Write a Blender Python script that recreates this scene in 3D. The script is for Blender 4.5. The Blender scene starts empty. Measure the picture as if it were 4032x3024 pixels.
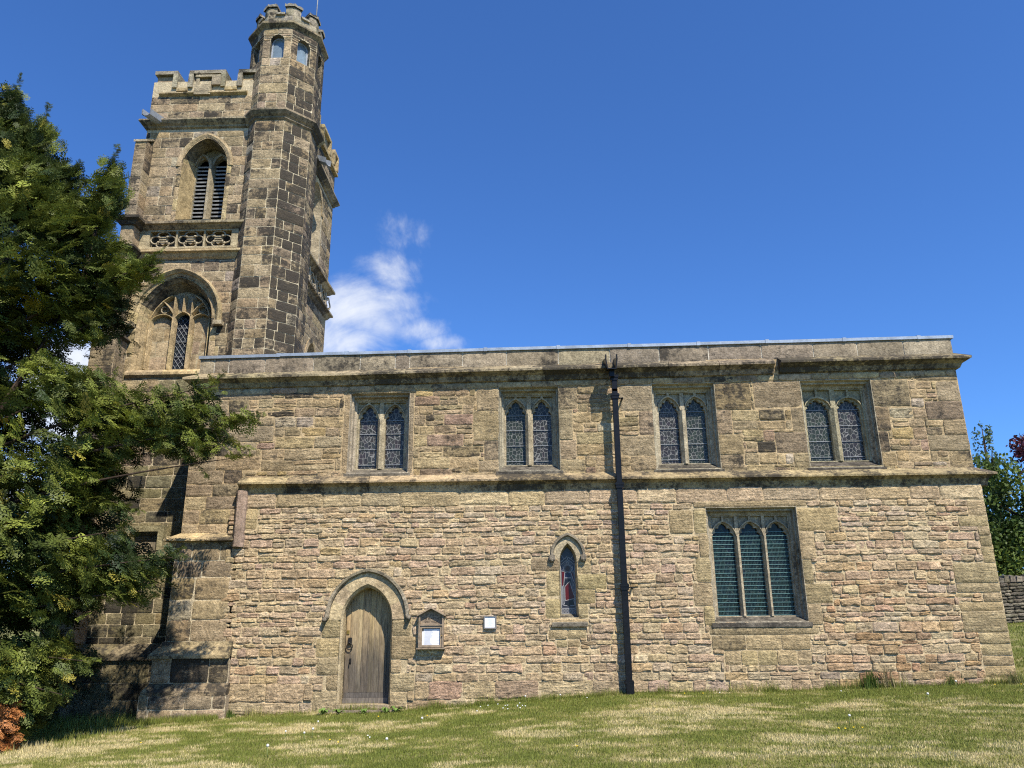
import bpy, bmesh, math, random
import numpy as np
from mathutils import Vector, Matrix
from mathutils.geometry import tessellate_polygon
scene = bpy.context.scene
C = scene.collection
R = math.radians

# ------------------------------------------------------------------ camera
def make_camera():
    yaw, pit, rol = R(-1.328), R(17.112), R(0.562)
    fwd = Vector((math.sin(yaw)*math.cos(pit), math.cos(yaw)*math.cos(pit), math.sin(pit)))
    r = Vector((math.cos(yaw), -math.sin(yaw), 0)); d = -r.cross(fwd)
    c, s = math.cos(rol), math.sin(rol)
    r2 = c*r + s*d; d2 = -s*r + c*d
    cam = bpy.data.cameras.new('camera'); o = bpy.data.objects.new('camera', cam); C.objects.link(o)
    m = Matrix((( r2.x, -d2.x, -fwd.x, 0), (r2.y, -d2.y, -fwd.y, -15.08), (r2.z, -d2.z, -fwd.z, 1.6), (0, 0, 0, 1)))
    o.matrix_world = m
    cam.sensor_fit = 'HORIZONTAL'; cam.sensor_width = 36.0; cam.lens = 36.0*3080/4032
    cam.clip_start = 0.1; cam.clip_end = 2000
    scene.camera = o
make_camera()

# ------------------------------------------------------------------ sky, sun, exposure
SUN = Vector((0.60, -1.0, 1.49)).normalized()
el = math.asin(SUN.z); az = math.atan2(SUN.x, SUN.y)
def cloud_dir(px, py):       # direction of a cloud in the sky (a fixed direction, clouds sit at infinity)
    q = (scene.camera.matrix_world.to_3x3() @ Vector(((px-2016)/3080, -(py-1512)/3080, -1))).normalized()
    return q
def make_world():
    w = bpy.data.worlds.new('World'); scene.world = w; w.use_nodes = True
    nt = w.node_tree; N = nt.nodes; L = nt.links
    for n in list(N): N.remove(n)
    out = N.new('ShaderNodeOutputWorld'); bg = N.new('ShaderNodeBackground')
    sky = N.new('ShaderNodeTexSky'); sky.sky_type = 'NISHITA'; sky.sun_disc = False
    sky.sun_elevation = el; sky.sun_rotation = az; sky.altitude = 200; sky.air_density = 1.0
    sky.dust_density = 0.2; sky.ozone_density = 3.0
    bg.inputs['Strength'].default_value = 0.088
    geo = N.new('ShaderNodeTexCoord')
    def math_(op, a, b=None, c=None):
        n = N.new('ShaderNodeMath'); n.operation = op
        for i, v in enumerate((a, b, c)):
            if v is None: continue
            if isinstance(v, (int, float)): n.inputs[i].default_value = v
            else: L.new(v, n.inputs[i])
        return n.outputs[0]
    def dot(v):
        n = N.new('ShaderNodeVectorMath'); n.operation = 'DOT_PRODUCT'
        L.new(geo.outputs['Generated'], n.inputs[0]); n.inputs[1].default_value = v
        return n.outputs['Value']
    def noise(scale, detail, rough, dist=0.0, off=(0,0,0), sc=(1,1,1)):
        mp = N.new('ShaderNodeMapping'); L.new(geo.outputs['Generated'], mp.inputs[0])
        mp.inputs['Location'].default_value = off; mp.inputs['Scale'].default_value = sc
        n = N.new('ShaderNodeTexNoise'); L.new(mp.outputs[0], n.inputs['Vector'])
        n.inputs['Scale'].default_value = scale; n.inputs['Detail'].default_value = detail
        n.inputs['Roughness'].default_value = rough; n.inputs['Distortion'].default_value = dist
        return n.outputs['Fac']
    n1 = noise(9.0, 9, 0.62, 0.6); n2 = noise(26.0, 6, 0.6, 0.3)
    nn = math_('ADD', math_('MULTIPLY', n1, 0.75), math_('MULTIPLY', n2, 0.25))
    # cloud lumps: centre direction, half width, half height (radians), density
    k_ = 1.8228
    lumps = [(845*k_,590*k_,.046,.036,.85),(870*k_,505*k_,.038,.040,.62),(800*k_,580*k_,.04,.03,.6),(770*k_,665*k_,.085,.045,1.15),(830*k_,690*k_,.055,.035,1.0),(720*k_,735*k_,.09,.05,1.0),
             (900*k_,715*k_,.055,.022,.95),(955*k_,742*k_,.05,.018,.95),(985*k_,752*k_,.03,.012,.8),(740*k_,500*k_,.03,.03,.36),(940*k_,575*k_,.035,.02,.34),
             (190*k_,780*k_,.05,.04,1.2),(110*k_,890*k_,.10,.07,1.1),(20*k_,1080*k_,.12,.10,1.0),(150*k_,1050*k_,.10,.07,.9)]
    tot = None
    for px, py, a, b, k in lumps:
        f = cloud_dir(px, py); rt = f.cross(Vector((0,0,1))).normalized(); up = rt.cross(f).normalized()
        x = math_('MULTIPLY', dot(rt), 1/a); y = math_('MULTIPLY', dot(up), 1/b); z = dot(f)
        d2 = math_('ADD', math_('MULTIPLY', x, x), math_('MULTIPLY', y, y))
        g = math_('MULTIPLY', math_('POWER', 2.718, math_('MULTIPLY', d2, -0.9)), k)
        g = math_('MULTIPLY', g, math_('GREATER_THAN', z, 0.0))
        tot = g if tot is None else math_('MAXIMUM', tot, g)
    dens = math_('ADD', math_('MULTIPLY', tot, 0.9), math_('MULTIPLY', math_('SUBTRACT', nn, 0.5), 2.1))
    mr = N.new('ShaderNodeMapRange'); mr.interpolation_type = 'SMOOTHSTEP'; L.new(dens, mr.inputs[0])
    mr.inputs[1].default_value = 0.34; mr.inputs[2].default_value = 1.25; mr.inputs[3].default_value = 0; mr.inputs[4].default_value = 0.97
    gate = N.new('ShaderNodeMapRange'); L.new(tot, gate.inputs[0]); gate.inputs[1].default_value = 0.05; gate.inputs[2].default_value = 0.35
    fac = math_('MULTIPLY', mr.outputs[0], gate.outputs[0])
    mix = N.new('ShaderNodeMix'); mix.data_type = 'RGBA'; L.new(fac, mix.inputs[0])
    tint = N.new('ShaderNodeMix'); tint.data_type = 'RGBA'; tint.blend_type = 'MULTIPLY'; tint.inputs[0].default_value = 1.0
    L.new(sky.outputs[0], tint.inputs[6]); tint.inputs[7].default_value = (0.57, 0.98, 1.56, 1)
    L.new(tint.outputs[2], mix.inputs[6]); mix.inputs[7].default_value = (7.6, 7.9, 8.4, 1)
    L.new(mix.outputs[2], bg.inputs['Color']); L.new(bg.outputs[0], out.inputs[0])
make_world()
sl = bpy.data.lights.new('sun', 'SUN'); sl.energy = 5.0; sl.angle = R(0.5); sl.color = (1.0, 0.935, 0.81)
so = bpy.data.objects.new('sun', sl); C.objects.link(so); so.rotation_euler = SUN.to_track_quat('Z', 'Y').to_euler(); so.location = (20, -30, 45)
vs = scene.view_settings; vs.view_transform = 'Standard'; vs.look = 'None'; vs.gamma = 1.0; vs.exposure = 0.52; vs.use_curve_mapping = False
scene.cycles.use_denoising = False; scene.cycles.filter_width = 1.15; scene.cycles.diffuse_bounces = 1; scene.cycles.max_bounces = 6; scene.cycles.transparent_max_bounces = 4

# ------------------------------------------------------------------ helpers
rng = np.random.default_rng(7); rnd = random.Random(11)
def hashf(ix, iy, iz, seed):
    h = (ix*374761393 + iy*668265263 + iz*2147483647 + seed*974711) & 0xffffffff
    h = ((h ^ (h >> 13))*1274126177) & 0xffffffff
    h = (h ^ (h >> 16)) & 0xffffff
    return h/float(0xffffff)
def vnoise(p, scale=1.0, seed=0):
    p = np.asarray(p, float)*scale; i = np.floor(p).astype(np.int64); f = p - i; f = f*f*(3-2*f); r = 0
    for a in (0,1):
        for b in (0,1):
            for c in (0,1):
                w = (f[...,0] if a else 1-f[...,0])*(f[...,1] if b else 1-f[...,1])*(f[...,2] if c else 1-f[...,2])
                r = r + w*hashf(i[...,0]+a, i[...,1]+b, i[...,2]+c, seed)
    return r
def fbm(p, scale=1.0, seed=0, octv=3):
    r = 0; a = .5; t = 0
    for k in range(octv): r = r + a*vnoise(p, scale*2**k, seed+k); t += a; a *= .5
    return r/t
class MB:
    """collects verts / faces / colours, then links them as ONE mesh object"""
    def __init__(s): s.v = []; s.f = []; s.c = []; s.m = []; s.n = 0; s.sm = []
    def add(s, verts, faces, col=(.4,.33,.22,0), mat=0, smooth=False):
        verts = np.asarray(verts, float).reshape(-1,3); k = len(verts); s.v.append(verts)
        col = np.asarray(col, float)
        if col.ndim == 1: col = np.tile(col, (k,1))
        s.c.append(col)
        b = s.n; s.f.extend([tuple(i+b for i in f) for f in faces]); s.m.extend([mat]*len(faces)); s.sm.extend([smooth]*len(faces)); s.n += k
    def build(s, name, mats, parent=None, origin=(0,0,0)):
        me = bpy.data.meshes.new(name); v = np.concatenate(s.v) - np.asarray(origin, float)
        me.from_pydata(v.tolist(), [], s.f)
        mats = mats if isinstance(mats, (list, tuple)) else [mats]
        for m in mats: me.materials.append(m)
        me.polygons.foreach_set('material_index', s.m); me.polygons.foreach_set('use_smooth', s.sm)
        a = me.color_attributes.new('Col', 'FLOAT_COLOR', 'POINT'); a.data.foreach_set('color', np.concatenate(s.c).astype(np.float32).ravel())
        me.update()
        o = bpy.data.objects.new(name, me); C.objects.link(o)
        if parent is not None: o.parent = parent
        else: o.location = origin
        return o
def raw_mesh(name, verts, faces_n, mat, cols, parent=None, origin=(0,0,0)):
    """fast path: verts (k*n,3), every n verts are one face"""
    me = bpy.data.meshes.new(name); nv = len(verts); nf = nv//faces_n
    me.vertices.add(nv); me.vertices.foreach_set('co', (verts-np.asarray(origin, float)).astype(np.float32).ravel())
    me.loops.add(nv); me.loops.foreach_set('vertex_index', np.arange(nv, dtype=np.int32))
    me.polygons.add(nf); me.polygons.foreach_set('loop_start', np.arange(0, nv, faces_n, dtype=np.int32))
    try: me.polygons.foreach_set('loop_total', np.full(nf, faces_n, dtype=np.int32))
    except Exception: pass
    me.materials.append(mat)
    a = me.color_attributes.new('Col', 'FLOAT_COLOR', 'POINT')
    cc = np.ones((nv,4), np.float32); cc[:,:3] = cols; a.data.foreach_set('color', cc.ravel())
    me.update(calc_edges=True); me.validate()
    o = bpy.data.objects.new(name, me); C.objects.link(o)
    if parent is not None: o.parent = parent
    else: o.location = origin
    return o
def empty(name, loc=(0,0,0)):
    o = bpy.data.objects.new(name, None); C.objects.link(o); o.location = loc; o.empty_display_size = .3
    return o
def tag(o, label=None, cat=None, group=None, kind=None):
    if label: o['label'] = label
    if cat: o['category'] = cat
    if group: o['group'] = group
    if kind: o['kind'] = kind
    return o
def box(mb, x0, x1, y0, y1, z0, z1, col=(.4,.33,.22,0), mat=0):
    v = [(x0,y0,z0),(x1,y0,z0),(x1,y1,z0),(x0,y1,z0),(x0,y0,z1),(x1,y0,z1),(x1,y1,z1),(x0,y1,z1)]
    mb.add(v, [(0,1,5,4),(1,2,6,5),(2,3,7,6),(3,0,4,7),(4,5,6,7),(3,2,1,0)], col, mat)
def tube(mb, pts, rad, n=8, col=(.3,.3,.3,0), mat=0, smooth=True):
    pts = [Vector(p) for p in pts]; rad = rad if hasattr(rad, '__len__') else [rad]*len(pts)
    V = []; F = []
    for i, p in enumerate(pts):
        t = (pts[min(i+1,len(pts)-1)] - pts[max(i-1,0)]).normalized()
        a = t.cross(Vector((0,0,1)) if abs(t.z) < .9 else Vector((1,0,0))).normalized(); b = t.cross(a)
        for k in range(n):
            q = 2*math.pi*k/n; V.append(p + (math.cos(q)*a + math.sin(q)*b)*float(rad[i]))
    for i in range(len(pts)-1):
        for k in range(n): F.append((i*n+k, i*n+(k+1)%n, (i+1)*n+(k+1)%n, (i+1)*n+k))
    F.append(tuple(range(n-1,-1,-1))); F.append(tuple((len(pts)-1)*n+k for k in range(n)))
    mb.add([tuple(v) for v in V], F, col, mat, smooth)
XZ = lambda a, b, d: (a, d, b)          # path in the facade plane, depth along y
XY = lambda a, b, d: (a, b, d)          # path in plan, depth along z
def sweep(mb, path, prof, fm, closed=False, block=0.8, cols=None, mat=0, caps=True, jit=0.0, smooth=False, gap=0.0):
    """sweep profile [(offset to the right of the path, depth)] along a 2D path, cut into blocks of their own colour"""
    P = [Vector((p[0], p[1])) for p in path]; n = len(P); M = []
    def nrm(a, b): d = (b-a).normalized(); return Vector((d.y, -d.x))
    for i in range(n):
        ns = []
        if i > 0 or closed: ns.append(nrm(P[i-1], P[i]))
        if i < n-1 or closed: ns.append(nrm(P[i], P[(i+1)%n]))
        m = sum(ns, Vector((0,0))); m.normalize(); M.append(m/max(.35, m.dot(ns[0])))
    segs = [(i, (i+1)%n) for i in range(n if closed else n-1)]
    col = cols() if cols else (.4,.33,.22,0); acc = 0; bl = block*rnd.uniform(.7,1.3)
    for si, (i, j) in enumerate(segs):
        L_ = (P[j]-P[i]).length; s = 0.0
        while s < L_-1e-6:
            e = min(L_, s + (bl-acc))
            if L_-e < .02: e = L_
            acc += e-s
            new = acc >= bl-1e-4
            V = []
            ga = gap/2 if s > 1e-6 else 0; gb = gap/2 if e < L_-1e-6 else 0
            for t in ((s+ga)/L_, (e-gb)/L_):
                p = P[i].lerp(P[j], t); m = M[i].lerp(M[j], t)
                for o, d in prof: q = p + o*m; V.append(fm(q.x, q.y, d))
            k = len(prof); F = [(a, a+1, k+a+1, k+a) for a in range(k-1)]
            if caps or gap: F += [tuple(range(k-1,-1,-1)), tuple(range(k, 2*k))]
            V = np.array(V)
            if jit: V = V + (rng.random(3)-.5)*jit
            mb.add(V, F, col, mat, smooth)
            if new: acc = 0; bl = block*rnd.uniform(.6,1.4); col = cols() if cols else col
            s = e
def arch(xc, w, z0, zs, za, n=10):
    """pointed-arch outline, from the lower left up over the apex to the lower right"""
    h = za-zs; hw = w/2
    if h >= hw:
        r = (hw*hw+h*h)/w; pts = []; cx = hw-r; a1 = math.atan2(h, -cx)
        for k in range(n+1):
            a = a1*k/n; pts.append((cx+r*math.cos(a), zs+r*math.sin(a)))
    else:
        pts = []
        for k in range(n+1):
            a = (math.pi/2)*k/n*.97; pts.append((hw*math.cos(a)**1.0 if k < n else 0, zs+h*math.sin(a)/math.sin(math.pi/2*.97)))
    right = [(xc+p[0], p[1]) for p in pts]; left = [(xc-p[0], p[1]) for p in pts]
    res = left + right[::-1][1:]
    if z0 is not None: res = [(xc-hw, z0)] + res + [(xc+hw, z0)]
    return res
def cusped(xc, w, z0, zs, za, depth=.05, ks=(.30,.66), n=26):
    base = arch(xc, w, None, zs, za, n); m = len(base); mid = (m-1)//2; out = []
    cx, cz = xc, zs+.05*(za-zs)
    for i, (x, z) in enumerate(base):
        t = (i/mid) if i <= mid else ((m-1-i)/mid); s = 0
        for k in ks: s = max(s, math.exp(-abs(t-k)/.085))
        ln = math.hypot(cx-x, cz-z) or 1; s *= depth
        out.append((x+(cx-x)/ln*s, z+(cz-z)/ln*s))
    return [(xc-w/2, z0)] + out + [(xc+w/2, z0)]
def rect(x0, x1, z0, z1): return [(x0,z0),(x0,z1),(x1,z1),(x1,z0)]
def loft(mb, A, ya, B, yb, fm=XZ, col=(.4,.33,.22,0), mat=0, closed=True, smooth=False):
    n = len(A); V = [fm(p[0],p[1],ya) for p in A] + [fm(p[0],p[1],yb) for p in B]
    F = [(i,(i+1)%n,n+(i+1)%n,n+i) for i in range(n if closed else n-1)]
    mb.add(V, F, col, mat, smooth)
def poly(mb, outer, holes, y, fm=XZ, col=(.4,.33,.22,0), mat=0):
    loops = [outer]+list(holes); pts = [p for l in loops for p in l]
    t = tessellate_polygon([[Vector((p[0],p[1],0)) for p in l] for l in loops])
    mb.add([fm(p[0],p[1],y) for p in pts], [tuple(f) for f in t], col, mat)
def plate(mb, outer, holes, y0, y1, fm=XZ, col=(.4,.33,.22,0), mat=0):
    poly(mb, outer, holes, y0, fm, col, mat); poly(mb, outer, holes, y1, fm, col, mat)
    for l in [outer]+list(holes): loft(mb, l, y0, l, y1, fm, col, mat)
def resample(pts, n):
    P = np.array(pts, float); d = np.r_[0, np.cumsum(np.hypot(*np.diff(P, axis=0).T))]
    t = np.linspace(0, d[-1], n); return list(zip(np.interp(t, d, P[:,0]), np.interp(t, d, P[:,1])))
def offset_pts(pts, o):
    """offset an open arch path outward (to its left-hand side = outside for left-to-right arches)"""
    P = [Vector(p) for p in pts]; out = []
    for i in range(len(P)):
        a = P[max(i-1,0)]; b = P[min(i+1,len(P)-1)]; d = (b-a).normalized(); out.append((P[i].x-d.y*o, P[i].y+d.x*o))
    return out

# ------------------------------------------------------------------ materials
def newmat(name):
    m = bpy.data.materials.new(name); m.use_nodes = True; nt = m.node_tree
    b = nt.nodes['Principled BSDF']; return m, nt, b
def nd(nt, typ, **kw):
    n = nt.nodes.new(typ)
    for k, v in kw.items():
        if k in n.inputs: n.inputs[k].default_value = v
        else: setattr(n, k, v)
    return n
def mixc(nt, fac, a, b, mode='MIX'):
    n = nt.nodes.new('ShaderNodeMix'); n.data_type = 'RGBA'; n.blend_type = mode
    for i, v in ((0, fac), (6, a), (7, b)):
        if isinstance(v, (int, float)): n.inputs[i].default_value = v
        elif isinstance(v, tuple): n.inputs[i].default_value = v
        else: nt.links.new(v, n.inputs[i])
    return n.outputs[2]
def ramp(nt, x, a, b, lo=0.0, hi=1.0):
    n = nt.nodes.new('ShaderNodeMapRange'); n.interpolation_type = 'SMOOTHSTEP'; nt.links.new(x, n.inputs[0])
    n.inputs[1].default_value = a; n.inputs[2].default_value = b; n.inputs[3].default_value = lo; n.inputs[4].default_value = hi
    return n.outputs[0]
def mth(nt, op, a, b=0.0):
    n = nt.nodes.new('ShaderNodeMath'); n.operation = op
    for i, v in enumerate((a, b)):
        if isinstance(v, (int, float)): n.inputs[i].default_value = v
        else: nt.links.new(v, n.inputs[i])
    return n.outputs[0]
def pos_noise(nt, scale, detail=5, rough=.6, sc=(1,1,1), dist=0.0):
    g = nt.nodes.new('ShaderNodeTexCoord'); mp = nt.nodes.new('ShaderNodeMapping'); nt.links.new(g.outputs['Object'], mp.inputs[0])
    mp.inputs['Scale'].default_value = sc
    n = nd(nt, 'ShaderNodeTexNoise', Scale=scale, Detail=detail, Roughness=rough, Distortion=dist); nt.links.new(mp.outputs[0], n.inputs['Vector'])
    return n.outputs['Fac']
def stone_mat(name, dark=(.040,.035,.029,1), dark_bias=0.0, mott=(.62,1.28), bump=.5, lichen=.35, bed=.5, lich_col=(.52,.50,.42,1), streak=0.0):
    """per-block colour comes from the mesh; alpha says how dark a block is: soot, plus painted shade on mouldings and reveals"""
    m, nt, b = newmat(name); L = nt.links
    at = nt.nodes.new('ShaderNodeVertexColor'); at.layer_name = 'Col'
    n1 = pos_noise(nt, 5.0, 8, .68); n2 = pos_noise(nt, 28, 5, .65); n3 = pos_noise(nt, 1.3, 6, .62, dist=.4)
    n4 = pos_noise(nt, 3.0, 6, .6, sc=(1,1,9)); n5 = pos_noise(nt, 13, 6, .72); n6 = pos_noise(nt, 95, 3, .6)
    col = at.outputs['Color']
    f = mth(nt, 'MULTIPLY', ramp(nt, n1, .3, .72, mott[0], mott[1]), ramp(nt, n2, .30, .70, .66, 1.25))
    f = mth(nt, 'MULTIPLY', f, ramp(nt, n4, .35, .7, 1-.28*bed, 1+.14*bed))
    f = mth(nt, 'MULTIPLY', f, ramp(nt, n6, .3, .7, .88, 1.1))
    cc = nt.nodes.new('ShaderNodeCombineColor')
    for i in range(3): L.new(f, cc.inputs[i])
    col = mixc(nt, 1.0, col, cc.outputs[0], 'MULTIPLY')
    col = mixc(nt, ramp(nt, n5, .60, .74, 0, lichen), col, lich_col)                         # pale lichen specks
    ygm = mth(nt, 'MULTIPLY', ramp(nt, n3, .55, .75, 0, .35), ramp(nt, n2, .4, .65))
    col = mixc(nt, ygm, col, (.36,.24,.09,1))                                              # ochre weathering
    s = mth(nt, 'ADD', mth(nt, 'MULTIPLY', n3, .55), mth(nt, 'MULTIPLY', n1, .45)); s = mth(nt, 'ADD', s, dark_bias)
    s = mth(nt, 'ADD', s, mth(nt, 'MULTIPLY', at.outputs['Alpha'], .34))
    s = mth(nt, 'ADD', s, mth(nt, 'MULTIPLY', mth(nt, 'SUBTRACT', n5, .5), .75)); s = mth(nt, 'ADD', s, mth(nt, 'MULTIPLY', mth(nt, 'SUBTRACT', n2, .5), .25))
    n7 = pos_noise(nt, 1.1, 6, .7, sc=(1.6,1.6,.35), dist=.5); n8 = pos_noise(nt, 2.6, 7, .72, sc=(.7,.7,2.2), dist=.6)
    s = mth(nt, 'ADD', s, mth(nt, 'ADD', mth(nt, 'MULTIPLY', mth(nt, 'SUBTRACT', n7, .5), streak*.70), mth(nt, 'MULTIPLY', mth(nt, 'SUBTRACT', n8, .5), streak*.80)))
    col = mixc(nt, ramp(nt, s, .54, .80, 0, .93), col, dark)                                  # soot, black algae and the painted shade carried by alpha
    L.new(col, b.inputs['Base Color']); b.inputs['Roughness'].default_value = .93; b.inputs['Specular IOR Level'].default_value = .18
    bp = nd(nt, 'ShaderNodeBump', Strength=min(1.0, bump), Distance=.05)
    h = mth(nt, 'ADD', mth(nt, 'MULTIPLY', n2, .6), mth(nt, 'ADD', mth(nt, 'MULTIPLY', n5, .7), mth(nt, 'ADD', mth(nt, 'MULTIPLY', n4, .6*bed), mth(nt, 'MULTIPLY', n6, .25))))
    L.new(h, bp.inputs['Height']); L.new(bp.outputs[0], b.inputs['Normal'])
    return m
def plain_mat(name, col, rough=.6, metal=0.0, var=.25, scale=9, bump=.1, spec=.4, use_attr=False):
    m, nt, b = newmat(name); n1 = pos_noise(nt, scale, 6, .65); n2 = pos_noise(nt, scale*6, 4, .6)
    f = mth(nt, 'MULTIPLY', ramp(nt, n1, .3, .7, 1-var, 1+var), ramp(nt, n2, .3, .7, 1-var*.5, 1+var*.5))
    cc = nt.nodes.new('ShaderNodeCombineColor')
    for i in range(3): nt.links.new(f, cc.inputs[i])
    if use_attr:
        at = nt.nodes.new('ShaderNodeVertexColor'); at.layer_name = 'Col'; src = at.outputs['Color']
    else: src = (*col, 1)
    nt.links.new(mixc(nt, 1.0, src, cc.outputs[0], 'MULTIPLY'), b.inputs['Base Color'])
    b.inputs['Roughness'].default_value = rough; b.inputs['Metallic'].default_value = metal; b.inputs['Specular IOR Level'].default_value = spec
    bp = nd(nt, 'ShaderNodeBump', Strength=bump, Distance=.02); nt.links.new(n2, bp.inputs['Height']); nt.links.new(bp.outputs[0], b.inputs['Normal'])
    return m
def leaf_mat(name, trans=.35):
    m, nt, b = newmat(name); L = nt.links
    at = nt.nodes.new('ShaderNodeVertexColor'); at.layer_name = 'Col'
    L.new(at.outputs['Color'], b.inputs['Base Color']); b.inputs['Roughness'].default_value = .55; b.inputs['Specular IOR Level'].default_value = .25
    tr = nt.nodes.new('ShaderNodeBsdfTranslucent'); L.new(at.outputs['Color'], tr.inputs['Color'])
    mx = nt.nodes.new('ShaderNodeMixShader'); mx.inputs[0].default_value = trans
    L.new(b.outputs[0], mx.inputs[1]); L.new(tr.outputs[0], mx.inputs[2]); L.new(mx.outputs[0], nt.nodes['Material Output'].inputs[0])
    return m
M_rub = stone_mat('rubble_sandstone', dark_bias=-.17, mott=(.70,1.22), bump=1.0, lichen=.35, bed=.9, lich_col=(.66,.60,.44,1))
M_upp = stone_mat('coursed_sandstone', streak=.8, dark_bias=-.055, bump=.9, lichen=.42, bed=.7, lich_col=(.60,.55,.42,1))
M_ash = stone_mat('tower_ashlar', streak=1.15, dark_bias=.034, bump=.7, lichen=.34, bed=.5, lich_col=(.60,.55,.42,1))
M_drs = stone_mat('dressed_stone', streak=.6, dark_bias=-.085, bump=.5, lichen=.30, bed=.3)
M_mor = stone_mat('lime_mortar', dark_bias=-.14, mott=(.8,1.15), bump=.5, lichen=.2, bed=0)
M_led = plain_mat('lead_sheet', (.36,.40,.46), .45, .35, .18, 5, .1)
M_pipe = plain_mat('black_painted_iron', (.008,.008,.009), .32, 0, .3, 14, .12, .22)
M_iron = plain_mat('wrought_iron', (.018,.016,.015), .55, .4, .3, 20, .2)
M_wood = plain_mat('weathered_wood', (.27,.205,.14), .75, 0, .3, 10, .2, .25)
M_paper = plain_mat('white_paper', (.82,.83,.86), .6, 0, .03, 4, .02, .2)
M_ink = plain_mat('printed_ink', (.28,.28,.34), .8, 0, .1, 4, .02, .1)
M_letter = plain_mat('carved_letter', (.075,.055,.04), .8, 0, .2, 20, .05, .1)
M_brass = plain_mat('brass', (.45,.3,.08), .35, .9, .15, 20, .05)
M_bark = plain_mat('bark', (.055,.038,.028), .9, 0, .4, 7, .6, .1)
M_leaf = leaf_mat('foliage', .22)
M_grassb = leaf_mat('grass_blades', .3)
M_void = plain_mat('dark_interior', (.012,.012,.012), .9, 0, .1, 3, .02, .05)
M_slat = plain_mat('slate_louvre', (.26,.26,.255), .6, 0, .3, 9, .15, .3)
M_blank = plain_mat('stem_green', (.10,.15,.04), .7, 0, .2, 20, .05, .2, use_attr=True)
def glass_mat(name, tint, lead=(.24,.24,.235,1), scale=(14,14,10.5), lead_w=.036, rough=.14, sat=.34, val=.42, lead_m=.85):
    m, nt, b = newmat(name); L = nt.links
    g = nt.nodes.new('ShaderNodeTexCoord'); mp = nt.nodes.new('ShaderNodeMapping'); L.new(g.outputs['Object'], mp.inputs[0]); mp.inputs['Scale'].default_value = scale
    mp.inputs['Location'].default_value = (rnd.uniform(0,9), 0, rnd.uniform(0,9))
    v = nd(nt, 'ShaderNodeTexVoronoi', feature='F1', Scale=1.0, Randomness=.85); L.new(mp.outputs[0], v.inputs['Vector'])
    e = nd(nt, 'ShaderNodeTexVoronoi', feature='DISTANCE_TO_EDGE', Scale=1.0, Randomness=.85); L.new(mp.outputs[0], e.inputs['Vector'])
    hs = nd(nt, 'ShaderNodeHueSaturation', Saturation=sat, Value=val); L.new(v.outputs['Color'], hs.inputs['Color'])
    c = mixc(nt, .55, tint, hs.outputs[0], 'OVERLAY')
    n = pos_noise(nt, 6, 4, .6); c = mixc(nt, ramp(nt, n, .4, .65, 0, .5), c, (tint[0]*.35,tint[1]*.35,tint[2]*.4,1))
    lm = ramp(nt, e.outputs['Distance'], lead_w*.6, lead_w*1.3, lead_m, 0)
    L.new(mixc(nt, lm, c, lead), b.inputs['Base Color'])
    L.new(mth(nt, 'ADD', rough, mth(nt, 'MULTIPLY', lm, .5)), b.inputs['Roughness']); b.inputs['Specular IOR Level'].default_value = .2
    bp = nd(nt, 'ShaderNodeBump', Strength=.4, Distance=.01); L.new(v.outputs['Distance'], bp.inputs['Height']); L.new(bp.outputs[0], b.inputs['Normal'])
    return m
M_g1 = glass_mat('leaded_stained_glass', (.058,.056,.052,1))
M_g2 = glass_mat('green_stained_glass', (.050,.060,.046,1), scale=(15,15,12))
M_g3 = glass_mat('guarded_glass', (.012,.018,.018,1), lead=(.08,.11,.10,1), scale=(9,9,4.5), lead_m=.5, sat=.6, val=.55)
M_g4 = glass_mat('quarry_glass', (.035,.042,.055,1), lead=(.04,.05,.06,1), scale=(5,5,5), lead_m=.2)
M_pane = plain_mat('pale_window_pane', (.17,.225,.27), .15, 0, .2, 3, .05, .6)
M_wire = plain_mat('green_wire_guard', (.13,.25,.24), .5, .2, .2, 20, .02)
M_lead = plain_mat('lead_came', (.27,.28,.29), .55, .3, .15, 20, .05)

# stone colours (linear albedo)
RUB = [((0.612, 0.457, 0.267), 5), ((0.632, 0.475, 0.284), 4), ((0.586, 0.434, 0.259), 4), ((0.591, 0.423, 0.261), 5), ((0.57, 0.405, 0.261), 4), ((0.545, 0.411, 0.256), 2.2), ((0.591, 0.423, 0.231), 1.4), ((0.508, 0.363, 0.221), 1.2), ((0.519, 0.386, 0.261), 0.7), ((0.56, 0.368, 0.228), 0.5), ((0.642, 0.496, 0.32), 4), ((0.519, 0.36, 0.192), 0.3)]
UPP = [((0.461, 0.345, 0.189), 5), ((0.481, 0.358, 0.203), 4), ((0.412, 0.313, 0.176), 4), ((0.438, 0.317, 0.185), 3), ((0.371, 0.282, 0.166), 2.5), ((0.461, 0.328, 0.16), 1.5), ((0.336, 0.246, 0.149), 1), ((0.509, 0.411, 0.279), 1), ((0.412, 0.279, 0.182), 1)]
ASH = [((0.41, 0.309, 0.184), 5), ((0.376, 0.287, 0.176), 5), ((0.439, 0.334, 0.202), 3), ((0.329, 0.25, 0.157), 3), ((0.397, 0.291, 0.163), 2), ((0.301, 0.227, 0.147), 1.5), ((0.468, 0.383, 0.275), 0.6)]
GRN = [((0.25, 0.21, 0.12), 5), ((0.226, 0.195, 0.109), 4), ((0.282, 0.23, 0.134), 3), ((0.314, 0.246, 0.134), 1.2), ((0.21, 0.183, 0.116), 2)]
DRS = [((0.529, 0.399, 0.215), 4), ((0.484, 0.371, 0.202), 4), ((0.44, 0.336, 0.19), 3)]
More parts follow.
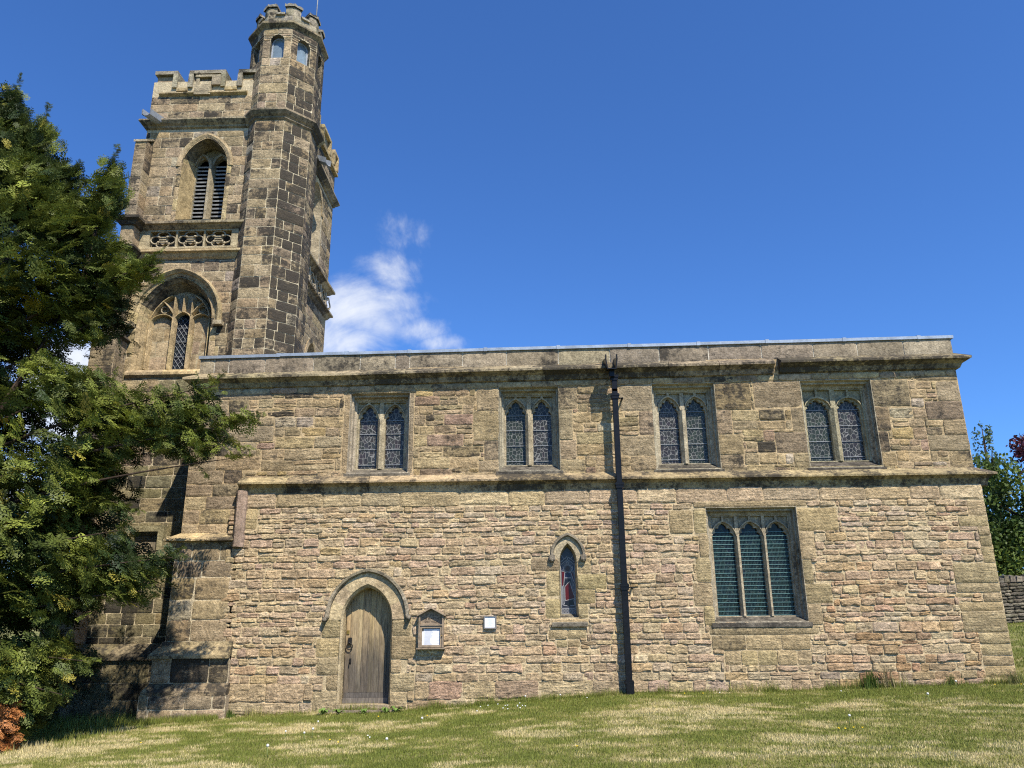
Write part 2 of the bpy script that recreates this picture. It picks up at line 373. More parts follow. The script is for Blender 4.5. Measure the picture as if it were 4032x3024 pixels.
def pick(pal, dk=0.0, dkv=.35, j=.10):
    k = rnd.choices(range(len(pal)), [p[1] for p in pal])[0]; c = pal[k][0]; f = 1+rnd.uniform(-j, j)
    return (min(.85,c[0]*f), c[1]*f*(1+rnd.uniform(-.03,.03)), c[2]*f*(1+rnd.uniform(-.06,.06)), min(1.4, max(-.6, rnd.gauss(dk, dkv))))
def cdrs(dk=0.0, dkv=.25): return lambda: pick(DRS, dk, dkv)

# ------------------------------------------------------------------ masonry generator
def courses(u0, u1, v0, v1, h, l, split=0.0):
    """coursed stones: list of rects (u0,u1,v0,v1)"""
    out = []; v = v0
    while v < v1-.01:
        hh = rnd.uniform(*h)
        if v1-(v+hh) < h[0]*.7: hh = v1-v
        u = u0 - rnd.uniform(0, l[0])
        while u < u1-.01:
            ll = rnd.uniform(*l)*(1.15 if hh > (h[0]+h[1])/2 else 1.0)
            a, b = max(u0, u), min(u1, u+ll)
            if u1-b < l[0]*.5: b = u1; ll = 99
            if b-a > .03:
                if rnd.random() < split and hh > .15:
                    q = v+hh*rnd.uniform(.38,.62); out += [(a,b,v,q),(a,b,q,v+hh)] if rnd.random() < .6 else [(a,b,v,q),(a,(a+b)/2,q,v+hh),((a+b)/2,b,q,v+hh)]
                else: out.append((a,b,v,v+hh))
            u += ll
        v += hh
    return out
def subtract(rects, hole, tiny=.045):
    x0,x1,z0,z1 = hole; out = []
    for r in rects:
        a,b,c,d = r
        if b <= x0 or a >= x1 or d <= z0 or c >= z1: out.append(r); continue
        if a < x0: out.append((a,x0,c,d))
        if b > x1: out.append((x1,b,c,d))
        m0, m1 = max(a,x0), min(b,x1)
        if c < z0: out.append((m0,m1,c,z0))
        if d > z1: out.append((m0,m1,z1,d))
    return [r for r in out if r[1]-r[0] > tiny and r[3]-r[2] > tiny*.8]
def subtract_arch(rects, pts, tiny=.05):
    """cut an arch-shaped area out, course by course"""
    P = np.array(pts); zt = P[:,1].max(); zb = P[:,1].min(); k = int(P[:,1].argmax()); out = []
    Lz, Lx = P[:k+1,1], P[:k+1,0]; Rz, Rx = P[k:,1][::-1], P[k:,0][::-1]
    for a,b,c,d in rects:
        z = (c+d)/2
        if z >= zt or z <= zb: out.append((a,b,c,d)); continue
        xl = float(np.interp(z, Lz, Lx)); xr = float(np.interp(z, Rz, Rx))
        if b <= xl or a >= xr: out.append((a,b,c,d)); continue
        if a < xl-tiny: out.append((a,xl,c,d))
        if b > xr+tiny: out.append((xr,b,c,d))
    return out
def stones(mb, rects, fm, colf, gap=.014, relief=.022, rough=.012, rnd_c=.018, jit=.006, seed=3, cell=.06, wave=0.0, outj=.006, mat=0, depth=.035, roundp=.011, flat=False, soft=.02):
    for r in rects:
        a,b,c,d = r; g = gap/2; a += g; b -= g; c += g; d -= g
        w, h = b-a, d-c
        if w < .02 or h < .02: continue
        nu = int(min(16, max(5, round(w/cell)+2))); nv = int(min(10, max(5, round(h/cell)+2)))
        s = np.linspace(-1,1,nu); t = np.linspace(-1,1,nv)
        s = np.sign(s)*np.abs(s)**.65; t = np.sign(t)*np.abs(t)**.65
        S, T = np.meshgrid(s, t)
        cu = min(.35, rnd_c/(w/2)); cv = min(.35, rnd_c/(h/2))
        S2 = S*(1-cu*np.abs(T)**5); T2 = T*(1-cv*np.abs(S)**5)
        U = (a+b)/2 + S2*w/2; V = (c+d)/2 + T2*h/2
        pid = np.stack([U, V, np.full_like(U, (a*13.1+c*7.7) % 50)], -1)
        de = np.minimum(np.minimum((1-np.abs(S))*w/2, (1-np.abs(T))*h/2), .2)
        U = U + (vnoise(pid, 9, seed)-.5)*2*jit; V = V + (vnoise(pid, 9, seed+5)-.5)*2*jit
        if wave: V = V + (vnoise(np.stack([U*.6, V*.9, np.zeros_like(U)], -1), 1.0, 77)-.5)*wave
        base = rnd.uniform(-outj, outj); tilt = (rnd.uniform(-1,1)*S + rnd.uniform(-1,1)*T)*outj*.7
        Nn = relief*(1-np.exp(-de/roundp)) + ((.55*fbm(pid, 11, seed+9, 4)+.45*(1-2*np.abs(fbm(pid*np.array((1,2.2,1)), 9, seed+3, 3)-.5)))-.62)*2.6*rough*np.clip(de/soft,.3,1) + base + tilt + .002
        ring = [(0,j) for j in range(nu)] + [(i,nu-1) for i in range(1,nv)] + [(nv-1,j) for j in range(nu-2,-1,-1)] + [(i,0) for i in range(nv-2,0,-1)]
        vs_ = np.array(fm(U, V, Nn)).reshape(3,-1).T
        ru = np.array([U[q] for q in ring]); rv = np.array([V[q] for q in ring])
        sk = np.array(fm(ru, rv, np.full_like(ru, -depth))).reshape(3,-1).T
        F = [(i*nu+j, i*nu+j+1, (i+1)*nu+j+1, (i+1)*nu+j) for i in range(nv-1) for j in range(nu-1)]
        k0 = nu*nv; m = len(ring); rv3 = vs_[[q[0]*nu+q[1] for q in ring]]; cl = colf(r)
        mb.add(vs_, F, cl, mat, not flat)
        mb.add(np.r_[rv3, sk], [(q, m+q, m+(q+1)%m, (q+1)%m) for q in range(m)], cl, mat, False)
def plane_map(o, u, n):
    """plane through o with horizontal axis u and outward normal n; v is up"""
    return lambda U, V, D: (o[0]+U*u[0]+D*n[0]+0*V, o[1]+U*u[1]+D*n[1]+0*V, V+0*U)
def fm_of(pm): return lambda a, b, d: tuple(float(q) for q in pm(np.float64(a), np.float64(b), np.float64(d)))

# ================================================================== GROUND
def gz(x, y):
    x = np.asarray(x, float); y = np.asarray(y, float)
    xs = np.clip(x, -14, 24)
    wall = np.interp(xs, [-14,-7.1,-5.5,-3.8,-2.1,-.46,1.7,4.5,7,8.6,24], [-.30,-.03,.05,.12,.15,.27,.40,.42,.49,.52,1.30])
    near = .012*xs
    t = np.clip((y+15)/15, -.3, 1); t = np.where(t > 0, t*t*(3-2*t)*.35+t*.65, t)
    z = near*(1-t) + wall*t
    z = z + np.clip(y, 0, 30)*.052*np.clip((xs-6)/6, 0, 1)
    z = z + np.clip(y-30, 0, 400)*.02
    return z
def patch_noise(x, y):
    p = np.stack([x*.9+y*.30, y*1.25, np.zeros_like(x)], -1)
    return .50*fbm(p, .8, 21, 4) + .50*fbm(p, 3.4, 41, 4)
GREEN = np.array((.225,.255,.050)); DRY = np.array((.80,.66,.34)); OLIVE = np.array((.38,.36,.095))
def lawn_mix(x, y):
    t = patch_noise(x, y)
    bias = .08*np.exp(-((x-1.2)/2.2)**2-((y+3.9)/1.5)**2) + .16*np.exp(-((x+6.9)/1.9)**2-((y+3.6)/.8)**2) - .07*np.clip((y+1.6)/1.0,0,1) + .02*np.clip((x-2)/4,0,1)
    return t*1.25 - .125 + bias - .02
def make_lawn():
    xs = np.concatenate([np.linspace(-400,-20,10)[:-1], np.linspace(-20,30,160), np.linspace(30,400,10)[1:]])
    ys = np.concatenate([np.linspace(-60,-14,12)[:-1], np.linspace(-14,2,110), np.linspace(2,40,40)[1:], np.linspace(40,500,12)[1:]])
    X, Y = np.meshgrid(xs, ys); Z = gz(X, Y) - .004
    nx = len(xs); V = np.stack([X,Y,Z],-1).reshape(-1,3)
    F = [(i*nx+j, i*nx+j+1, (i+1)*nx+j+1, (i+1)*nx+j) for i in range(len(ys)-1) for j in range(nx-1)]
    mb = MB(); mb.add(V, F, (.1,.12,.03,0), 0, True)
    m, nt, b = newmat('lawn_turf'); n1 = pos_noise(nt, .9, 6, .65, (.75,1.5,1)); n2 = pos_noise(nt, 18, 6, .75); n3 = pos_noise(nt, 90, 3, .6)
    c = mixc(nt, ramp(nt, n1, .42, .66), (.14,.165,.034,1), (.48,.40,.19,1)); c = mixc(nt, ramp(nt, n2, .35, .7, 0, .7), c, (.13,.12,.04,1))
    c = mixc(nt, ramp(nt, n3, .35, .65, 0, .5), c, (.05,.06,.018,1))
    nt.links.new(c, b.inputs['Base Color']); b.inputs['Roughness'].default_value = .95; b.inputs['Specular IOR Level'].default_value = .1
    bp = nd(nt, 'ShaderNodeBump', Strength=.7, Distance=.04); nt.links.new(n2, bp.inputs['Height']); nt.links.new(bp.outputs[0], b.inputs['Normal'])
    tag(mb.build('lawn', m), kind='structure')
def blades(name, x, y, h, w, col, lean=.5):
    n = len(x); z = gz(x, y)-.006; ang = rng.random(n)*math.pi*2; la = rng.random(n)*math.pi*2; ll = h*lean*rng.random(n)
    wx, wy = np.cos(ang)*w/2, np.sin(ang)*w/2
    v = np.empty((n,3,3)); v[:,0] = np.stack([x-wx,y-wy,z],-1); v[:,1] = np.stack([x+wx,y+wy,z],-1)
    v[:,2] = np.stack([x+np.cos(la)*ll, y+np.sin(la)*ll, z+h], -1)
    cc = np.repeat(col, 3, axis=0).reshape(n,3,3).copy(); cc[:,:2] *= .75
    return raw_mesh(name, v.reshape(-1,3), 3, M_grassb, cc.reshape(-1,3))
def make_grass():
    X = []; Y = []; H = []; Wd = []; K = []
    def put(n, x0, x1, y0, y1, h0, h1, w, green=0.0, keep=None):
        x = rng.uniform(x0,x1,n); y = rng.uniform(y0,y1,n)
        if keep is not None: q = keep(x,y); x, y = x[q], y[q]
        t = lawn_mix(x,y) - green; n = len(x)
        tall = rng.random(n)
        X.append(x); Y.append(y); H.append(h0+(h1-h0)*tall**2); Wd.append(w*(.6+.8*rng.random(n)))
        d = np.clip((t + (rng.random(n)-.5)*.16 - .505)/.13, 0, 1)[:,None]; o = np.clip((t+(rng.random(n)-.5)*.2-.40)/.16, 0, 1)[:,None]
        c = GREEN*(1-o)+OLIVE*o; c = c*(1-d)+DRY*d; c = c*(.6+.8*rng.random((n,1)))
        K.append(c)
    put(360000, -9.6, 7.2, -8.0, -2.2, .014, .042, .010)
    put(210000, -11, 9.4, -2.6, -.02, .016, .05, .011)
    put(40000, 8.62, 19, -3, 13, .03, .09, .022, .05)
    put(9000, -11.5, -7.15, -1.2, .9, .06, .26, .012, .2, lambda x, y: y < .95+0*x)      # long grass under the yew
    put(5500, -7.2, -5.6, -.5, -.16, .05, .16, .010, .15)
    put(9000, -5.5, 8.7, -.16, .0, .03, .12, .009, .12); put(11000, -5.5, 8.7, -.14, .0, .05, .24, .008, .06, lambda x, y: vnoise(np.stack([x*2.2,0*x,0*x],-1), 1.0, 13) > .55)
    put(1500, -2.2, 1.5, -.22, .0, .08, .17, .008, .10)
    put(6000, -11, -6.5, -3.4, -1.0, .05, .15, .011, .12)
    x, y, h, w, k = map(np.concatenate, (X, Y, H, Wd, K))
    tag(blades('grass', x, y, h, w, k), label='short mown grass with dry straw patches around the church', cat='grass', kind='stuff')
make_lawn(); make_grass()
def make_path():
    mb = MB(); pts = [(11.2,1.0),(12.5,3.6),(14.5,4.6),(19,5.4),(26,6.2)]
    P = resample(pts, 24); A = offset_pts(P, .55); B = offset_pts(P, -.55)
    V = [(p[0],p[1],float(gz(p[0],p[1]))+.03) for p in A]+[(p[0],p[1],float(gz(p[0],p[1]))+.03) for p in B]; n = len(P)
    mb.add(V, [(i,i+1,n+i+1,n+i) for i in range(n-1)])
    tag(mb.build('path', plain_mat('path_gravel', (.46,.43,.38), .9, 0, .2, 14, .4)), kind='structure')
make_path()

# ================================================================== CHURCH
church = tag(empty('church'), 'old sandstone church with battlemented tower, corner turret and long flat parapet', 'church')
FR = lambda y: plane_map((0,y), (1,0), (0,-1))          # south-facing wall plane
def dzr(x): return .0105*(x+6.8)                         # the roofline climbs slightly to the right

WIN = [dict(o=(-3.63,-2.43,4.50,6.13), L=[(-3.50,-3.11),(-2.965,-2.575)], zb=4.62, zs=5.62, za=5.96, soft=1),
       dict(o=(-.62,.58,4.50,6.21), L=[(-.49,-.09),(.055,.44)], zb=4.65, zs=5.68, za=6.02, soft=0),
       dict(o=(2.47,3.72,4.49,6.23), L=[(2.62,3.03),(3.165,3.58)], zb=4.64, zs=5.71, za=6.02, soft=0),
       dict(o=(5.45,6.85,4.48,6.25), L=[(5.59,6.07),(6.225,6.70)], zb=4.65, zs=5.70, za=6.00, soft=0)]
LOW = dict(o=(3.33,5.035,1.62,3.70), L=[(3.475,3.90),(3.985,4.42),(4.495,4.92)], zb=1.72, zs=3.16, za=3.46)
UPY = .12
# ---- upper (clerestory) wall
def upper_wall():
    mb = MB(); pm = FR(UPY)
    holes = [rect(*w['o'][:2], *w['o'][2:]) for w in WIN]
    poly(mb, [(-6.81,3.0),(-6.81,6.62),(8.59,6.78),(8.59,4.07),(-5.58,4.07),(-5.58,3.0)], holes, UPY+.004, XZ, (.48,.355,.20,-.4), 1)
    big = []                                              # big squared blocks round the windows
    for i, w in enumerate(WIN):
        x0,x1,z0,z1 = w['o']; top = 6.30+dzr((x0+x1)/2)
        if i == 0:
            big += [(x0-.10,x1+.12,z1,z1+.17),(x0-.13,x0,z0-.02,z1),(x1,x1+.10,z0-.02,z1)]
        else:
            big += [(x0-.25,x1+.2,z1,z1+.22)] if i != 1 else [(x0-.6,x0+.5,z1,z1+.17),(x0+.5,x1+.25,z1,z1+.17)]
            zz = z1
            for hgt, ll, lr in zip((.56,.5,.42,.3) if i != 1 else (.48,.62,.40,.25), ((.75,.42,.78,.5),(.45,.52,.30,.4),(.66,.3,.7,.5),(.95,.25,.62,.3))[i] , ((.7,.45,.55,.42),(.38,.28,.34,.5),(.72,.3,.48,.46),(.74,.28,.2,.3))[i]):
                zb = max(z0-.02, zz-hgt)
                if zz-zb > .06: big += [(x0-ll,x0,zb,zz),(x1,x1+lr,zb,zz)]
                zz = zb
        big += [(x0-.12,x1+.12,z0-.16,z0-.02)] if i != 2 else [(x0-.2,x1+.2,z0-.16,z0-.02)]
    zq = 4.4; k = 0
    while zq < 6.5:                                       # right-hand corner quoins
        h = rnd.uniform(.3,.42); ll = (.42,.85)[k%2]*rnd.uniform(.85,1.1); big.append((8.59-ll,8.59,zq,min(6.62,zq+h))); zq += h; k += 1
    zq = 3.28; k = 0
    while zq < 6.4:                                       # ashlar of the left-hand corner
        h = rnd.uniform(.24,.32); xr = -5.72 if zq < 4.35 else -5.45+rnd.uniform(-.3,.3); h = min(h, 6.42-zq)
        xm = -6.81+rnd.uniform(.3,.8)
        big += [(-6.81,xm,zq,zq+h),(xm,xr,zq,zq+h)]; zq += h; k += 1
    rects = courses(-5.9, 8.59, 4.40, 6.60, (.13,.27), (.26,.72), .28)
    rects = [r for r in rects if r[2] < 6.5+dzr(r[0])-.05]
    for b in big: rects = subtract(rects, b)
    for w in WIN: rects = subtract(rects, w['o']); big = subtract(big, w['o'])
    for i in range(len(big)):
        pass
    fin = []                                              # big blocks may overlap each other: keep the first
    for b in big:
        q = [b]
        for f in fin: q = [z for p in q for z in subtract([p], f)]
        fin += q
    def cf(r):
        x, z = (r[0]+r[1])/2, (r[2]+r[3])/2
        return pick(UPP, .10 if z > 6.2 else -.02, .34) if rnd.random() > .015 else pick(UPP, .75, .2)
    stones(mb, rects, pm, cf, gap=.012, relief=.008, rough=.020, rnd_c=.008, jit=.014, wave=.03, cell=.04, roundp=.004, flat=True, soft=.004)
    def cb(r):
        x = (r[0]+r[1])/2
        if x < -5.4: return pick(ASH, .30 if r[2] < 5 else .15, .35)
        return pick(ASH, .26, .20)
    stones(mb, fin, pm, cb, gap=.012, relief=.008, rough=.013, rnd_c=.008, jit=.008, cell=.055, depth=.03, flat=True, soft=.006, roundp=.005)
    box(mb, -6.81, 8.59, UPY+.60, 7.3, 0.0, 6.9, (.3,.25,.16,0), 1)                    # the body of the nave behind the wall
    pw = plane_map((-6.81,0), (0,-1), (-1,0))
    poly(mb, [(-UPY-.01,0),(-UPY-.01,6.6),(-1.7,6.6),(-1.7,0)], [], -.004, lambda a,b,d: (-6.81-d, -a, b), (.40,.32,.21,0), 1)
    stones(mb, courses(-1.7,-UPY-.03,0,6.55,(.24,.33),(.4,.8)), pw, lambda r: pick(ASH,.1,.3), gap=.012, relief=.012, rough=.006, cell=.14)
    pe = plane_map((8.59,0), (0,1), (1,0))
    poly(mb, [(UPY+.01,0),(UPY+.01,6.75),(7.3,6.75),(7.3,0)], [], -.004, lambda a,b,d: (8.59+d, a, b), (.40,.32,.21,0), 1)
    stones(mb, courses(UPY+.03,7.3,.2,6.7,(.16,.28),(.3,.7)), pe, lambda r: pick(UPP,0,.3), gap=.016, relief=.015, rough=.01, cell=.12)
    mb.build('clerestory_wall', [M_upp, M_mor], church)
upper_wall()

# ---- lower wall
DOOR_OPEN = arch(-3.09, .96, .25, 1.72, 2.36, 10); DOOR_RING = arch(-3.08, 1.36, .25, 1.74, 2.58, 12)
LAN_OPEN = arch(.672, .33, 1.72, 2.72, 3.07, 8); LAN_RING = arch(.672, .56, 1.72, 2.80, 3.22, 10)
def lower_wall():
    mb = MB(); pm = FR(0)
    poly(mb, [(-5.62,-.4),(-5.62,4.2),(8.6,4.2),(8.6,-.4)], [DOOR_OPEN, LAN_OPEN, rect(*LOW['o'][:2], *LOW['o'][2:])], .006, XZ, (.54,.42,.25,-.5), 1)
    top = []; x = -5.55; zt = 4.06
    while x < 8.6:
        l = rnd.uniform(.55,1.15); e = min(8.6, x+l); e = 8.6 if 8.6-e < .3 else e
        top.append((x,e,3.80+rnd.uniform(-.03,.02),4.10)); x = e
    big = [(-3.92,-3.565,1.40,1.76),(-4.0,-3.565,1.06,1.40),(-3.97,-3.565,.76,1.06),(-3.78,-3.565,.50,.76),(-4.02,-3.565,.12,.50),
           (-2.612,-2.26,1.42,1.74),(-2.612,-2.15,1.02,1.42),(-2.612,-2.42,.78,1.02),(-2.612,-2.17,.46,.78),(-2.612,-2.30,.18,.46),
           # lancet surround
           (-.02,.507,2.56,2.80),(.26,.507,2.10,2.56),(.23,.507,1.70,2.06),(.837,1.10,2.50,2.80),(.837,1.38,2.22,2.50),(.837,1.16,1.96,2.22),(.837,1.02,1.70,1.96),
           (.33,1.02,1.52,1.70),(.28,.62,1.34,1.52),(.62,.97,1.34,1.52),(.42,.62,1.19,1.33),(.62,.85,1.19,1.33),
           # three-light window surround
           (3.10,5.25,3.70,3.84),(3.08,3.34,3.22,3.68),(3.15,3.34,2.78,3.22),(3.06,3.34,2.32,2.78),(2.98,3.34,1.90,2.32),(3.14,3.34,1.55,1.90),(2.62,3.06,3.22,3.66),
           (5.03,5.80,3.24,3.68),(5.03,5.32,2.72,3.24),(5.03,5.22,2.28,2.72),(5.03,5.52,1.92,2.28),(5.03,5.30,1.55,1.92),
           (3.22,5.20,1.38,1.55),(3.25,3.86,1.12,1.38),(3.86,4.50,1.12,1.38),(4.50,5.02,1.12,1.38),(3.45,3.75,.86,1.12),(3.75,4.05,.86,1.12),(4.05,4.40,.86,1.12),(4.40,4.75,.86,1.12),(4.75,5.02,.86,1.12),
           (-5.62,-5.30,3.4,3.8)]
    zq = .45; k = 0
    while zq < 3.78:
        h = rnd.choice((.17,.2,.3,.36)); ll = rnd.choice((.22,.34,.55,.8)); big.append((8.6-ll,8.6,zq,min(3.78,zq+h))); zq += h; k += 1
    foot = courses(-5.62, 1.6, -.15, .62, (.20,.27), (.35,.85)) ; foot = [r for r in foot if r[3] < .72]
    rects = courses(-5.85, 8.6, .60, 3.80, (.075,.178), (.13,.46), .10) + [r for r in courses(1.6, 8.6, .15, .62, (.11,.18), (.2,.5))] + foot
    rects = [r for r in rects if r[1] > -5.62 or r[2] > 1.33]
    for b in big: rects = subtract(rects, b)
    rects = subtract(rects, LOW['o']); rects = subtract_arch(rects, arch(-3.08,1.52,.25,1.74,2.62,12)); rects = subtract_arch(rects, arch(.672,.62,1.7,2.80,3.24,10))
    rects = subtract(rects, (-3.565,-2.612,-.2,1.8))
    def cf(r):
        x, z = (r[0]+r[1])/2, (r[2]+r[3])/2; dk = -.25
        c = pick(RUB, dk, .28)
        if z < .75: c = tuple(np.array(c[:3])*np.array((.90,.91,.90)))+(c[3]+.15,)
        if x > 5.3 and z < 2.6 and rnd.random() < .35: c = (c[0]*1.0, c[1]*.92, c[2]*.87, c[3])
        if x > 6.0 and z < 1.5 and rnd.random() < .35: c = tuple(np.array(c[:3])*np.array((.80,.74,.70)))+(c[3],)
        if 3.2 < x < 5.3 and z < 1.12: c = c[:3]+(c[3]+.35,)
        return c
    stones(mb, rects, pm, cf, gap=.010, relief=.011, rough=.024, rnd_c=.008, jit=.017, wave=.06, cell=.034, outj=.011, depth=.012, roundp=.004, flat=True, soft=.004)
    def cb(r):
        x, z = (r[0]+r[1])/2, (r[2]+r[3])/2; dk = -.05
        if z < 1.56 and -.1 < x < 1.1: dk = .75
        elif 1.1 < z < 1.56 and 3.2 < x < 5.3: dk = .62 if x < 4.5 else .1
        elif 5.0 < x < 5.35: dk = .5
        elif .8 < z < 1.12 and 3.2 < x < 5.1: dk = .25
        return pick(DRS, dk-.12, .22)
    stones(mb, big, pm, cb, gap=.012, relief=.016, rough=.007, rnd_c=.008, jit=.004, cell=.06, depth=.012)
    stones(mb, top, pm, lambda r: pick(RUB[:3]+[((.50,.38,.23),4)], -.1, .22), gap=.012, relief=.016, rough=.016, rnd_c=.008, jit=.009, cell=.045, depth=.012, flat=True, soft=.005)
    pe = plane_map((8.6,0), (0,1), (1,0))
    poly(mb, [(.01,-.3),(.01,4.2),(7.2,4.2),(7.2,-.3)], [], -.004, lambda a,b,d: (8.6+d, a, b), (.42,.33,.22,0), 1)
    stones(mb, courses(.0,7.2,.2,4.1,(.14,.24),(.25,.6)), pe, lambda r: pick(RUB,-.1,.3), gap=.018, relief=.02, rough=.01, cell=.12)
    mb.build('nave_wall', [M_rub, M_mor], church)
lower_wall()

# ---- left-hand buttress and its plinth
def buttress():
    mb = MB()
    def face(x0,x1,z0,z1,y,h,l,dk=.1,relief=.014):
        poly(mb, rect(x0,x1,z0,z1), [], y+.004, XZ, (.58,.48,.32,-.6), 1)
        stones(mb, courses(x0,x1,z0,z1,h,l), FR(y), lambda r: pick(ASH if y < .1 else ASH, dk, .3), gap=.018, relief=relief, rough=.010, rnd_c=.010, jit=.005, cell=.07, depth=.02)
        box(mb, x0, x1, y+.01, .4, z0, z1, (.38,.30,.2,0), 1)
    face(-6.83,-5.70,1.36,3.2,.0,(.30,.42),(.4,.75), -.12)
    face(-6.98,-5.55,.64,1.10,-.10,(.46,.46),(.35,.7), .45)
    face(-7.10,-5.52,-.45,.44,-.20,(.26,.36),(.4,.7), .12)
    # plinth mouldings, returned round the corner
    P1 = [(-6.86,1.7),(-6.86,-.02),(-5.66,-.02)]
    sweep(mb, [(-6.83,1.7),(-6.83,.0),(-5.55,.0)][::1], [(-.2,1.36),(.03,1.36),(.05,1.30),(.20,1.12),(.20,1.07),(.09,1.07),(.09,1.0)], XY, cols=cdrs(.35), block=.9)
    sweep(mb, [(-6.98,1.7),(-6.98,-.10),(-5.53,-.10)], [(-.2,.64),(.0,.64),(.10,.50),(.10,.43),(.0,.43)], XY, cols=cdrs(.25), block=.8)
    # offset string
    sweep(mb, [(-6.81,1.7),(-6.81,.12),(-5.60,.12)], [(-.1,3.36),(.0,3.36),(.24,3.22),(.24,3.19),(.14,3.17),(.11,3.08),(.11,2.98),(-.1,2.98)], XY, cols=cdrs(.05), block=1.2)
    # carved niche
    plate(mb, rect(-6.58,-6.40,1.52,2.0), [rect(-6.55,-6.43,1.60,1.97)], -.012, .02, XZ, (.34,.27,.17,.0)); poly(mb, rect(-6.55,-6.43,1.60,1.97), [], .0, XZ, (.40,.27,.19,0))
    mb.build('buttress', [M_ash, M_mor], church)
buttress()

# ---- string course, cornice, parapet, lead capping
def strings():
    mb = MB()
    prof = [(-.1,4.50),(.0,4.50),(.0,4.44),(.27,4.29),(.27,4.255),(.22,4.245),(.16,4.20),(.13,4.10),(.13,4.06),(-.05,4.06)]
    sweep(mb, [(-5.70,.12),(8.59,.12),(8.59,7.3)], prof, XY, cols=lambda: pick(DRS, .60, .2), block=1.25, jit=.006, gap=.006)  # dark tone mixes real soot with painted-in shade of the underside
    pv = [(0,-.02),(.0,.06),(.02,-.10),(.08,-.16),(.15,-.15),(.17,-.08),(.17,.1)]
    mbv = MB()
    V = [(-5.70,.12),(-5.70,-.10),(-5.66,-.15),(-5.60,-.15),(-5.57,-.09),(-5.52,-.06),(-5.50,.03)]
    vs2 = []; 
    for z in (4.14,3.07): vs2 += [(x,y,z) for x,y in V]
    n = len(V); mb.add(vs2, [(i,i+1,n+i+1,n+i) for i in range(n-1)]+[tuple(range(n)),tuple(range(2*n-1,n-1,-1))], (.34,.245,.185,.15))
    mb.build('string_course', M_drs, church)
    mb = MB()
    prof = [(-.1,6.60),(.0,6.60),(.23,6.47),(.23,6.425),(.19,6.41),(.10,6.36),(.06,6.27),(.0,6.25),(-.1,6.25)]
    sh = lambda a, b, d: (a, b, d + dzr(a))
    dk = lambda: pick([((.36,.29,.18),1),((.43,.345,.21),1)], .72, .2)  # sooty blocks, deepened to paint in the shade below the ledge
    sweep(mb, [(-6.81,1.7),(-6.81,.12),(4.93,.12)], prof, sh, cols=dk, block=.95, jit=.008, gap=.008)
    sweep(mb, [(5.05,.12),(8.59,.12),(8.59,7.3)], [(o,d+.02) for o,d in prof], sh, cols=dk, block=1.1, jit=.008, gap=.008)
    box(mb, 4.9, 5.08, .13, .3, 6.30, 6.72, (.42,.34,.22,0))
    # under-course in the cornice's shade
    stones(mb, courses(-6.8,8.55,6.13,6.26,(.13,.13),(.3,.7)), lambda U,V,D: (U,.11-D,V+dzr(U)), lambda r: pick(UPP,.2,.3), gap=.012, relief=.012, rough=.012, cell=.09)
    mb.build('cornice', M_drs, church)
    mb = MB(); x = -6.81; rects = []
    while x < 8.6:
        l = rnd.uniform(.72,1.1) if rnd.random() > .12 else .3; e = min(8.6,x+l); e = 8.6 if 8.6-e < .3 else e; rects.append((x,e,6.58,6.955)); x = e
    pmap = lambda U,V,D: (U, .125-D, V + dzr(U) - (V-6.58)*.02)
    poly(mb, [(-6.81,6.55),(-6.81,6.94),(8.6,6.94),(8.6,6.55)], [], .131, lambda a,b,d: (a,d,b+dzr(a)), (.62,.56,.45,-.6), 1)
    stones(mb, rects, pmap, lambda r: pick([((.33,.265,.18),3),((.37,.30,.205),2),((.29,.235,.165),2)], .42, .2), gap=.016, relief=.010, rough=.006, rnd_c=.006, jit=.003, cell=.11)
    V = [(x, y, z+dzr(x)) for x in (-6.81,8.6) for y in (.14,.48) for z in (6.5,6.94)]
    mb.add(V, [(0,1,3,2),(4,6,7,5),(2,3,7,6),(1,5,7,3)], (.36,.29,.2,.1), 0)
    mb.build('parapet', [M_drs, M_mor], church)
    mb = MB(); x = -6.84
    sh = lambda a, b, d: (a, b, d + dzr(a))
    pr = [(.0,6.93),(.045,6.93),(.05,6.99),(.0,7.005),(-.42,7.01),(-.45,6.93)]
    while x < 8.62:
        e = min(8.64, x+rnd.uniform(1.3,1.7)); jz = rnd.uniform(-.004,.006)
        sweep(mb, [(x,.125),(e,.125)], [(o,d+jz) for o,d in pr], sh, block=9, cols=lambda: (.4,.4,.4,0))
        if e < 8.6: sweep(mb, [(e-.035,.125),(e+.035,.125)], [(o+.008,d+(.012 if d > 6.95 else -.006)+jz) for o,d in pr], sh, block=9, cols=lambda: (.4,.4,.4,0))
        x = e
    mb.build('lead_capping', M_led, church)
    mb = MB(); V = [(x,y,z) for (x,y,z) in ((-6.7,.4,6.75),(8.5,.4,6.9),(8.5,3.7,7.02),(-6.7,3.7,6.9),(8.5,7.2,6.9),(-6.7,7.2,6.75))]
    mb.add(V, [(0,1,2,3),(3,2,4,5)]); mb.build('roof', M_led, church)
strings()

